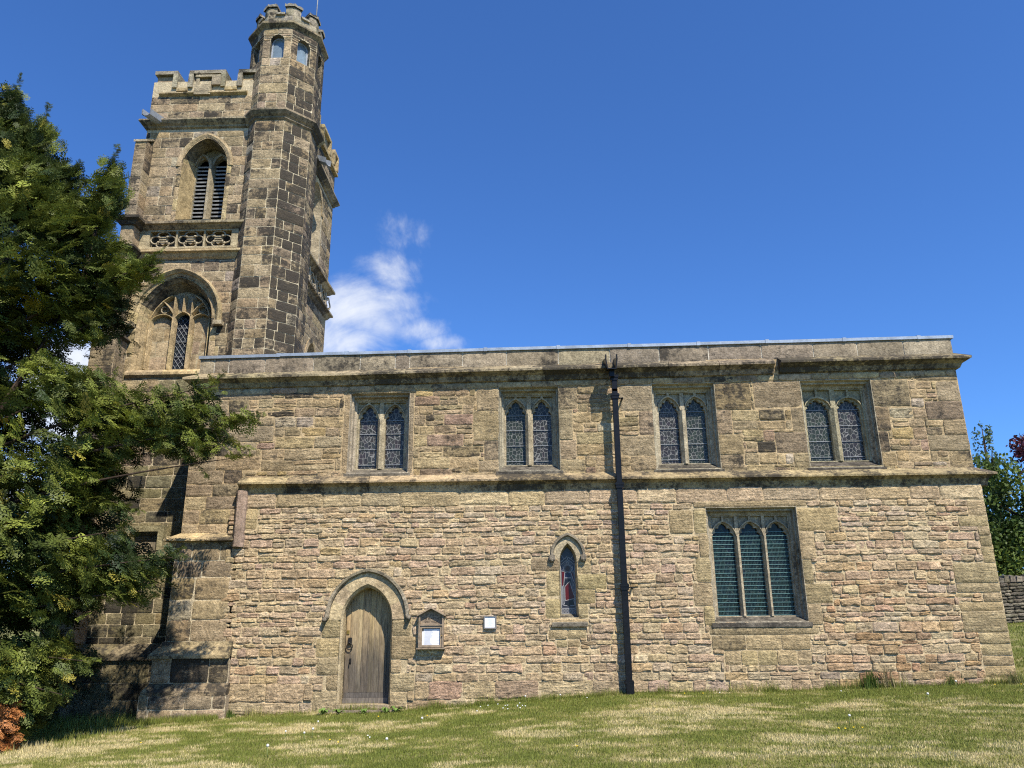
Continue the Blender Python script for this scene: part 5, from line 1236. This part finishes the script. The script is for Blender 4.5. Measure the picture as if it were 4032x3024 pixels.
def inside(P, poly_):
    x, y = P[:,0], P[:,1]; r = np.zeros(len(P), bool); n = len(poly_)
    for i in range(n):
        (x1,y1),(x2,y2) = poly_[i], poly_[(i+1)%n]
        c = ((y1 > y) != (y2 > y)) & (x < (x2-x1)*(y-y1)/((y2-y1) or 1e-9)+x1); r ^= c
    return r
def edge_dist(P, poly_):
    d = np.full(len(P), 9.0)
    for i in range(len(poly_)):
        a = np.array(poly_[i]); b = np.array(poly_[(i+1)%len(poly_)]); ab = b-a; t = np.clip(((P-a)@ab)/(ab@ab+1e-9),0,1); d = np.minimum(d, np.hypot(*(P-(a+t[:,None]*ab)).T))
    return d
def spray_template(n_sub=4, seed=0):
    """flat drooping yew spray along +x, unit length: leaflets as slim quads"""
    g = np.random.default_rng(seed); Q = []
    def twig(o, d, L, n, lw):
        d = d/np.linalg.norm(d); s = np.cross(d, (0,0,1)); s /= np.linalg.norm(s)+1e-9; u = np.cross(s, d)
        for k in range(n):
            t = (k+.5)/n; p = o + d*L*t - np.array((0,0,1))*.10*L*t*t
            for sg in (-1,1):
                ld = d*.75 + s*sg*(.75+.2*g.random()) + u*(g.random()-.65)*.5; ld /= np.linalg.norm(ld); ll = lw*(.8+.5*g.random())*(1-.35*t)
                wv = np.cross(ld, u+.6*(g.random(3)-.5)); wv = wv/np.linalg.norm(wv)*ll*.21
                Q.append([p-wv*.5, p+ld*ll*.5-wv, p+ld*ll, p+ld*ll*.5+wv])
    twig(np.zeros(3), np.array((1.,0,0)), 1.0, 8, .22)
    for k in range(n_sub):
        t = .15+.6*k/n_sub; sg = 1 if k % 2 else -1
        twig(np.array((t,0,-.1*t*t)), np.array((.75, sg*.75, -.15+.2*(g.random()-.5))), .48*(1-.4*t), 4, .20)
    return np.array(Q)
TEMPL = [spray_template(4, k) for k in range(5)]
def place_sprays(base, dirv, length, roll, cols, tmpl=TEMPL):
    """instances of spray templates baked into one vertex array"""
    Vs = []; Cs = []; pick_ = rng.integers(0, len(tmpl), len(base))
    for k, T in enumerate(tmpl):
        m = pick_ == k
        if not m.any(): continue
        b, d, l, r, c = base[m], dirv[m], length[m], roll[m], cols[m]
        d = d/np.linalg.norm(d, axis=1, keepdims=True); up = np.tile((0,0,1.), (len(d),1)); s = np.cross(up, d); s /= np.linalg.norm(s, axis=1, keepdims=True)+1e-6; u = np.cross(d, s)
        s2 = s*np.cos(r)[:,None]+u*np.sin(r)[:,None]; u2 = np.cross(d, s2)
        t = T.reshape(-1,3); V = (b[:,None,:] + l[:,None,None]*(t[None,:,0:1]*d[:,None,:]+t[None,:,1:2]*s2[:,None,:]+t[None,:,2:3]*u2[:,None,:]))
        nq = len(T); j = .75+.5*rng.random((len(b), nq, 1, 1)); q = np.clip(np.linspace(0,1,9),0,1)
        cc = np.broadcast_to(c[:,None,None,:], (len(b), nq, 4, 3))*j
        Vs.append(V.reshape(-1,3)); Cs.append(cc.reshape(-1,3))
    return np.concatenate(Vs), np.concatenate(Cs)
def yew():
    L = (*YEW, float(gz(*YEW))); r = tag(empty('yew_tree', L), 'large dark yew with drooping sprays leaning across the tower', 'tree')
    g = np.random.default_rng(5); P = np.c_[g.uniform(-13.6,-4.3,60000), g.uniform(-.1,13,60000)]; P = P[inside(P, ENV)]; d = edge_dist(P, ENV)
    keep = np.ones(len(P), bool)
    for (gx_, gy_), a, b in GAPS: keep &= (((P[:,0]-gx_)/a)**2+((P[:,1]-gy_)/b)**2) > 1
    # clumps: denser shelves of foliage with darker hollows between them
    cl = fbm(np.c_[P[:,0]*.9, P[:,1]*1.5, np.zeros(len(P))], 1.3, 63, 3); keep &= (cl+.22*g.random(len(P)) > .50) | ((d < .22) & (g.random(len(P)) < .40))
    P, d, cl = P[keep], d[keep], cl[keep]
    w = np.where(P[:,0] < -10.7, .25, 1.0)*np.where(d < .5, 1.35, .85)*np.where((P[:,0] > -7.0) & (P[:,1] < 5.8), .50, 1.0); sel = g.random(len(P)) < w*.85; P, d, cl = P[sel], d[sel], cl[sel]
    n = len(P); th = 1.5*np.clip(d/1.3, .16, 1); y = -2.72 + th*g.normal(0,.62,n)
    tip = np.c_[P[:,0], y, P[:,1]]
    root = np.c_[np.full(n,YEW[0]), np.full(n,YEW[1]), P[:,1]*.80-.2]; dv = tip-root; dv /= np.linalg.norm(dv, axis=1, keepdims=True)
    upw = np.clip((P[:,1]-6.7)/3.2, 0, 1)[:,None]
    dv = dv*.8 + g.normal(0,.42,(n,3)) + np.array((0,0,-.62))*(1-upw) + np.array((0,0,.75))*upw
    dv /= np.linalg.norm(dv, axis=1, keepdims=True); ln = g.uniform(.22,.46,n)*np.where(d < .25, .75, 1)
    base = tip - dv*ln[:,None]*.8
    mixv = np.clip(.46+2.2*(fbm(np.c_[P[:,0], y, P[:,1]], 1.9, 8, 3)-.5)+.35*(g.random(n)-.5), 0, 1)[:,None]
    A_ = np.array((.022,.040,.011)); B_ = np.array((.215,.245,.042)); K = A_*(1-mixv)+B_*mixv
    yl = g.random(n) < .03; K[yl] = (.27,.235,.04); K *= (.6+.8*g.random((n,1)))
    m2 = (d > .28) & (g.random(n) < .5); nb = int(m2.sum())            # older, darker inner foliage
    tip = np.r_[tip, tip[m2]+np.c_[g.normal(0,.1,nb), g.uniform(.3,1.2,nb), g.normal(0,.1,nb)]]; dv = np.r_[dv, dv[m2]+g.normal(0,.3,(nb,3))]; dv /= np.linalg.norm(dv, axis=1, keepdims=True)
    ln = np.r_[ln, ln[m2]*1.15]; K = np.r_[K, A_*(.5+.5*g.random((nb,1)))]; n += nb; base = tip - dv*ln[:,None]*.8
    for (tx_,tz_),(ix_,iz_),rr in SPIRES:                     # pointed leaders and side shoots
        m_ = int(40+115*rr*math.hypot(tx_-ix_,tz_-iz_)); t_ = g.random(m_)**.8; ax = np.array((tx_-ix_,0,tz_-iz_)); ax /= np.linalg.norm(ax)
        q = np.c_[ix_+(tx_-ix_)*t_, np.full(m_,-2.72), iz_+(tz_-iz_)*t_]; dd = ax*.55+g.normal(0,.6,(m_,3))-np.array((0,0,.25 if ax[2] < .6 else -.1)); dd /= np.linalg.norm(dd, axis=1, keepdims=True)
        l2 = np.clip(rr*.85*(1.1-t_), .08, .36)*g.uniform(.8,1.2,m_); base = np.r_[base, q]; dv = np.r_[dv, dd]; ln = np.r_[ln, l2]; mm = g.random((m_,1)); K = np.r_[K, (A_*(1-mm)+B_*mm)*(.6+.7*g.random((m_,1)))]; n += m_
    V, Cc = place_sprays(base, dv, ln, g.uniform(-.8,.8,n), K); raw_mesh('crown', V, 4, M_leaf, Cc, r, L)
    # browned sprays low on the left
    n = 130; b = np.c_[g.uniform(-7.95,-7.5,n), g.uniform(-3.4,-3.0,n), g.uniform(.02,.62,n)]; dvv = np.c_[g.uniform(-.1,.8,n), g.normal(0,.5,n), g.uniform(-.9,.1,n)]
    K = np.array((.42,.17,.055))*(.6+.8*g.random((n,1))); V, Cc = place_sprays(b, dvv, g.uniform(.15,.3,n), g.uniform(-1,1,n), K); o = raw_mesh('browned_foliage', V, 4, M_leaf, Cc, r, L); o['label'] = 'orange-brown dead sprays at the foot of the yew'
    mb = MB(); gz0 = L[2]
    tube(mb, [(-10.9,-3.05,gz0-.2),(-10.9,-3.05,gz0+1.2),(-10.95,-2.95,gz0+3.5),(-10.75,-2.9,gz0+6.5),(-10.2,-2.8,gz0+9.2),(-9.84,-2.75,11.3)], [.45,.34,.24,.15,.07,.015], 10)
    tube(mb, [(-10.9,-2.95,3.25),(-9.9,-2.75,5.62),(-9.06,-2.75,8.37),(-9.01,-2.75,10.47)], [.15,.09,.05,.01], 8)
    tube(mb, [(-10.9,-2.95,2.15),(-9.0,-2.6,4.89),(-7.77,-2.75,7.45),(-7.59,-2.75,9.65)], [.13,.08,.045,.01], 8)
    tr = mb.build('trunk', M_bark, r, L); tr.location = (0.0,-1.15,0.0)
    ends = [(-6.49,-2.75,7.64),(-7.5,-2.65,6.63),(-4.53,-2.7,4.85),(-5.21,-2.75,5.44),(-4.66,-2.75,4.25),(-5.76,-2.65,4.71),(-6.68,-2.55,4.07),(-5.58,-2.75,2.65),(-5.95,-2.65,2.15),(-6.4,-2.85,3.06),(-6.68,-2.75,1.14),(-7.13,-2.85,1.97),(-8.14,-2.35,9.19),(-7.04,-2.55,5.72),(-6.86,-2.95,0.69)]
    for (x,yq,z) in ends:
        z0 = max(1.0, z*.72-.4); mb = MB(); p0 = Vector((-10.8,-2.95,z0)); p3 = Vector((x,yq,z)); pts = []
        for t in np.linspace(0,1,9): p = p0.lerp(p3, float(t)); p.z += .55*math.sin(math.pi*float(t))*(.6 if z > 7 else .35); p.y += .12*math.sin(5*float(t)+x); pts.append(p)
        tube(mb, pts, list(np.linspace(.045,.005,9)), 6); o = mb.build('limb', M_bark, r, L); o.location = (0,0,0)
    for o in r.children: o.location = (0,0,0)
yew()

# ================================================================== BEHIND THE CHURCH ON THE RIGHT
def leaf_cloud(n, cen, rad, size, ca, cb, g, lobes=9, flat=.85):
    """leaf-sized quads spread through overlapping lobes of a crown"""
    L_ = g.normal(0,1,(lobes,3)); L_ /= np.linalg.norm(L_, axis=1, keepdims=True); L_ *= g.uniform(.35,.75,(lobes,1)); lr = g.uniform(.32,.55,lobes)
    k = g.integers(0,lobes,n); v = g.normal(0,1,(n,3)); v /= np.linalg.norm(v, axis=1, keepdims=True); v *= (g.random((n,1))**.35)
    p = (L_[k]+v*lr[k][:,None])*np.array(rad) + np.array(cen)
    a = g.normal(0,1,(n,3)); a /= np.linalg.norm(a, axis=1, keepdims=True); b = np.cross(a, g.normal(0,1,(n,3))); b /= np.linalg.norm(b, axis=1, keepdims=True)
    s = size*(.6+.8*g.random((n,1))); q = np.stack([p-a*s*.5, p+b*s*.30, p+a*s*.5, p-b*s*.30], 1)
    m = np.clip(.5+1.7*(fbm(p, .55, 3, 3)-.5)+.5*(g.random(n)-.5),0,1)[:,None]; c = (np.array(ca)*(1-m)+np.array(cb)*m)*(.7+.6*g.random((n,1)))
    return q.reshape(-1,3), np.repeat(c, 4, axis=0)
def bg_tree(name, label, x, y, h, blobs, size, n, ca, cb, seed, group=None):
    g = np.random.default_rng(seed); z0 = float(gz(x,y)); L = (x,y,z0); r = tag(empty(name, L), label, 'tree', group)
    Vs, Cs = zip(*[leaf_cloud(int(n*w), (x+dx,y+dy,z0+dz), rad, size, ca, cb, g) for dx,dy,dz,rad,w in blobs])
    raw_mesh('crown', np.concatenate(Vs), 4, M_leaf, np.concatenate(Cs), r, L)
    mb = MB(); tube(mb, [(x,y,z0-.2),(x+.05,y,z0+h*.35),(x-.05,y,z0+h*.7),(x,y,z0+h*.98)], [h*.03,h*.024,h*.012,.01], 8)
    for k in range(7):
        a = g.uniform(0,6.28); zz = z0+h*g.uniform(.3,.75); tube(mb, [(x,y,zz),(x+h*.14*math.cos(a),y+h*.14*math.sin(a),zz+h*.1),(x+h*.22*math.cos(a),y+h*.22*math.sin(a),zz+h*.17)], [h*.011,h*.007,.008], 5)
    mb.build('trunk', M_bark, r, L)
    for o in r.children: o.location = (0,0,0)
bg_tree('holly_tree', 'dense glossy green tree behind the drystone wall at the right', 19.6, 16.5, 5.6, [(0,0,2.2,(2.6,2.4,2.3),.45),(-.7,-.4,4.0,(2.2,2.0,2.0),.3),(1.9,.3,4.2,(2.3,2.0,2.2),.3),(-1.5,0,1.2,(1.8,1.8,1.4),.2),(-1.7,.6,3.0,(1.7,1.8,2.0),.25)], .16, 15000, (.035,.065,.015), (.155,.205,.036), 21)
bg_tree('broadleaf_tree', 'second leafy green tree further right behind the drystone wall', 25.5, 18, 7, [(0,0,3.0,(3.2,2.8,2.8),.5),(.4,0,5.2,(2.6,2.4,2.2),.4)], .18, 10000, (.04,.075,.018), (.16,.22,.04), 22)
bg_tree('slender_tree', 'thin bluish green treetop rising above the dense green tree', 19.1, 17.6, 7.6, [(0,0,4.6,(1.0,.9,1.4),.5),(.05,0,6.2,(.60,.5,1.2),.3),(.1,0,7.2,(.32,.3,.6),.1),(-.55,0,5.8,(.35,.4,.7),.12)], .13, 1500, (.06,.10,.05), (.14,.19,.09), 23)
bg_tree('copper_beech', 'dark purple copper beech behind the green trees', 27.0, 23.5, 9, [(0,0,5.6,(3.4,3.0,3.0),.6),(-1.3,0,7.0,(2.3,2.0,1.7),.35),(1.5,0,6.9,(2.3,2,1.6),.3)], .2, 9000, (.03,.010,.015), (.13,.032,.05), 24)
def drystone():
    y0 = 12.0; L = (20, y0, float(gz(20,y0))); mb = MB(); pm = plane_map((0,y0),(1,0),(0,-1)); DR = [((.24,.205,.15),3),((.20,.17,.125),3),((.29,.25,.18),2),((.15,.13,.095),1.5)]
    gg = lambda x: float(gz(x,y0)); xs = np.linspace(13.2,30,18)
    loft(mb, [(x,gg(x)-.2) for x in xs], y0+.01, [(x,gg(x)-.2) for x in xs], y0+.02, XZ, (.06,.05,.04,.3), 0, closed=False)
    n = len(xs); V = [(x,y,gg(x)+dz) for y in (y0+.02,y0+.45) for dz in (-.2,1.3) for x in xs]
    mb.add(V, [(i,i+1,n+i+1,n+i) for i in range(n-1)]+[(2*n+i,3*n+i,3*n+i+1,2*n+i+1) for i in range(n-1)]+[(n+i,n+i+1,3*n+i+1,3*n+i) for i in range(n-1)]+[(0,n,3*n,2*n)], (.07,.06,.045,.3))
    rr = courses(13.2,24,0,1.28,(.07,.13),(.14,.40))
    pm2 = lambda U,V,D: (U, y0-D, V+np.interp(U, xs, [gg(x) for x in xs]))
    stones(mb, rr, pm2, lambda q: pick(DR,.15,.3), gap=.02, relief=.02, rough=.03, rnd_c=.02, jit=.016, cell=.06, roundp=.008, outj=.02, flat=True, soft=.006)
    w = mb.build('wall_face', M_upp, None, L); r = tag(empty('drystone_wall', L), 'drystone boundary wall with upright coping stones below the green trees', 'stone wall'); w.parent = r; w.location = (0,0,0)
    mb = MB(); x = 13.2
    while x < 24:
        t = rnd.uniform(.12,.2); h = rnd.uniform(.17,.27); z = gg(x)+1.29; tl = rnd.uniform(-.05,.05)
        V = [(x,y0-.03,z),(x+t,y0-.03,z),(x+t,y0+.42,z),(x,y0+.42,z),(x+.02+tl,y0+.0,z+h*.8),(x+t-.02+tl,y0+.0,z+h*.75),(x+t-.02+tl,y0+.38,z+h*.8),(x+.02+tl,y0+.38,z+h*.75),(x+t/2+tl,y0+.2,z+h)]
        mb.add(V, [(0,1,5,4),(1,2,6,5),(2,3,7,6),(3,0,4,7),(4,5,8),(5,6,8),(6,7,8),(7,4,8)], pick(DR,.15,.3)); x += t+.015
    c = mb.build('coping', M_upp, None, L); c.parent = r; c.location = (0,0,0)
drystone()

# ================================================================== SMALL PLANTS
def grass_tuft(name, label, x, y, n, h, spread, col, seed):
    g = np.random.default_rng(seed); z = float(gz(x,y)); L = (x,y,z); Vs = []
    for k in range(n):
        a = g.uniform(0,6.28); r = abs(g.normal(0,spread*.5)); bx, by = x+r*math.cos(a), y-abs(r*math.sin(a))*.6; hh = h*g.uniform(.5,1.1); ln = g.uniform(.1,.5)*hh; la = g.uniform(0,6.28)
        wv = np.array((math.cos(la+1.57), math.sin(la+1.57), 0))*.006; p0 = np.array((bx,by,z-.01)); p1 = p0+np.array((math.cos(la)*ln*.35, math.sin(la)*ln*.35-.0, hh*.6)); p2 = p0+np.array((math.cos(la)*ln, min(0,math.sin(la))*ln, hh))
        Vs += [p0-wv, p0+wv, p1+wv*.8, p1-wv*.8, p1-wv*.8, p1+wv*.8, p2+wv*.1, p2-wv*.1]
    V = np.array(Vs); K = np.repeat(np.array(col)*(.6+.8*g.random((n,1))), 8, axis=0)
    o = raw_mesh(name, V, 4, M_grassb, K, None, L); tag(o, label, 'plant')
grass_tuft('grass_tuft', 'tall grass tuft growing against the wall right of the three-light window', 5.95, -.10, 130, .34, .20, (.10,.15,.03), 1)
grass_tuft('grass_tuft', 'dry seeding grass stalks beside the tall green tuft at the wall foot', 6.25, -.08, 40, .42, .28, (.33,.27,.14), 2)
grass_tuft('grass_tuft', 'thin grass clump near the right-hand corner of the wall', 7.4, -.08, 45, .22, .12, (.13,.17,.04), 3)
grass_tuft('grass_tuft', 'ragged weed tuft at the foot of the buttress joint', -5.45, -.12, 70, .16, .14, (.10,.16,.03), 4)
grass_tuft('grass_tuft', 'wispy grass clump close to the church corner', 8.45, -.12, 50, .26, .2, (.2,.2,.07), 6)
def weeds():
    g = np.random.default_rng(9)
    for i, (x, y) in enumerate(((-3.72,-.34),(-3.45,-.30),(-3.0,-.32),(-2.62,-.30),(-2.45,-.22))):
        z = float(gz(x,y)); L = (x,y,z); mb = MB()
        for k in range(11):
            a = g.uniform(0,6.28); l = g.uniform(.09,.17); w = l*.22; d = np.array((math.cos(a),math.sin(a),0)); s = np.array((-d[1],d[0],0)); c0 = np.array((x,y,z+.01)); e = np.array((0,0,g.uniform(.03,.10)))
            V = [c0-s*w*.3, c0+s*w*.3, c0+d*l*.55+s*w+e, c0+d*l*.55-s*w+e, c0+d*l+e*.5]
            f = g.uniform(.7,1.3); mb.add(V, [(0,1,2,3),(3,2,4)], (.11*f,.17*f,.035*f,0))
        tag(mb.build('dock_plant', M_blank, None, L), 'low broad-leaved weed in the grass below the door step', 'weed', 'weeds below the door step')
weeds()
def flowers():
    mb = MB(); tube(mb, [(0,0,0),(.006,.0,.06),(.0,.004,.12)], .004, 5, (.20,.24,.08,0)); st = mb.build('stem', M_blank)
    def ball(r_, z, col, mat, nm, n=7):
        m = MB(); V = []; F = []
        for i in range(n+1):
            for j in range(n+2): a = math.pi*i/n; b = 2*math.pi*j/(n+2); V.append((r_*math.sin(a)*math.cos(b), r_*math.sin(a)*math.sin(b), z+r_*math.cos(a)))
        m_ = n+2; F = [(i*m_+j, (i+1)*m_+j, (i+1)*m_+(j+1)%m_, i*m_+(j+1)%m_) for i in range(n) for j in range(m_)]
        m.add(V, F, col, 0, True); return m.build(nm, mat)
    Mf = plain_mat('flower_petals', (.8,.8,.76), .8, 0, .1, 30, .05, .1, use_attr=True)
    hd = ball(.017, .125, (.62,.61,.56,0), Mf, 'seed_head')
    st.parent = None
    D_ = [(-3.51,-3.17),(-3.3,-2.23),(-3.12,-3.19),(-3.26,-4.71),(-3.16,-3.46),(-1.84,-4.4),(-1.68,-2.53),(.45,-.35),(7.2,-.6),(4.03,-4.12),(5.96,-2.22),(-.15,-.3)]
    for i, (x, y) in enumerate(D_):
        r = empty('dandelion_clock', (x,y,float(gz(x,y)))); tag(r, 'white dandelion clock standing in the mown grass', 'dandelion', 'dandelion clocks in the lawn')
        for p in (st, hd):
            c = p if i == 0 else p.copy()
            if i: C.objects.link(c)
            c.parent = r
        r.rotation_euler = (rnd.uniform(-.2,.2), rnd.uniform(-.2,.2), rnd.uniform(0,6)); s = rnd.uniform(.75,1.1); r.scale = (s,s,s)
    def dot(nm, col, r_):
        m = MB(); n = 8
        V = [(0,0,.055)]+[(r_*math.cos(2*math.pi*k/n), r_*math.sin(2*math.pi*k/n), .048+.01*(k%2)) for k in range(n)]
        m.add(V, [(0,1+k,1+(k+1)%n) for k in range(n)], col); tube(m, [(0,0,-.01),(0,0,.05)], .003, 4, (.15,.2,.05,0)); return m.build(nm, Mf)
    dz = dot('daisy', (.8,.8,.76,0), .011); by = dot('buttercup', (.75,.52,.02,0), .012)
    W = [(-.62+rnd.uniform(-.35,.5), -.9+rnd.uniform(-.5,.35)) for k in range(14)]+[(-2.3,-3.4),(-2.25,-3.5),(.9,-.6),(3.2,-.5),(5.2,-.7)]
    Yl = [(-2.6,-1.1),(-2.75,-3.7),(-2.6,-3.9),(.48,-5.3),(3.7,-4.6),(3.78,-4.62),(3.9,-4.58),(4.0,-4.6),(8.3,-.6),(7.9,-.5),(2.9,-.55),(2.6,-.5),(-1.75,-1.4),(-5.5,-3.3)]
    for src, pts, lab, grp in ((dz, W, 'small white daisy open in the short grass', 'daisies in the lawn'), (by, Yl, 'small yellow buttercup dotted in the short grass', 'buttercups in the lawn')):
        for i, (x, y) in enumerate(pts):
            c = src if i == 0 else src.copy()
            if i: C.objects.link(c)
            c.location = (x,y,float(gz(x,y))); c.rotation_euler = (rnd.uniform(.2,.7),0,rnd.uniform(-.4,.4)); tag(c, lab, src.name.split('.')[0], grp)
flowers()
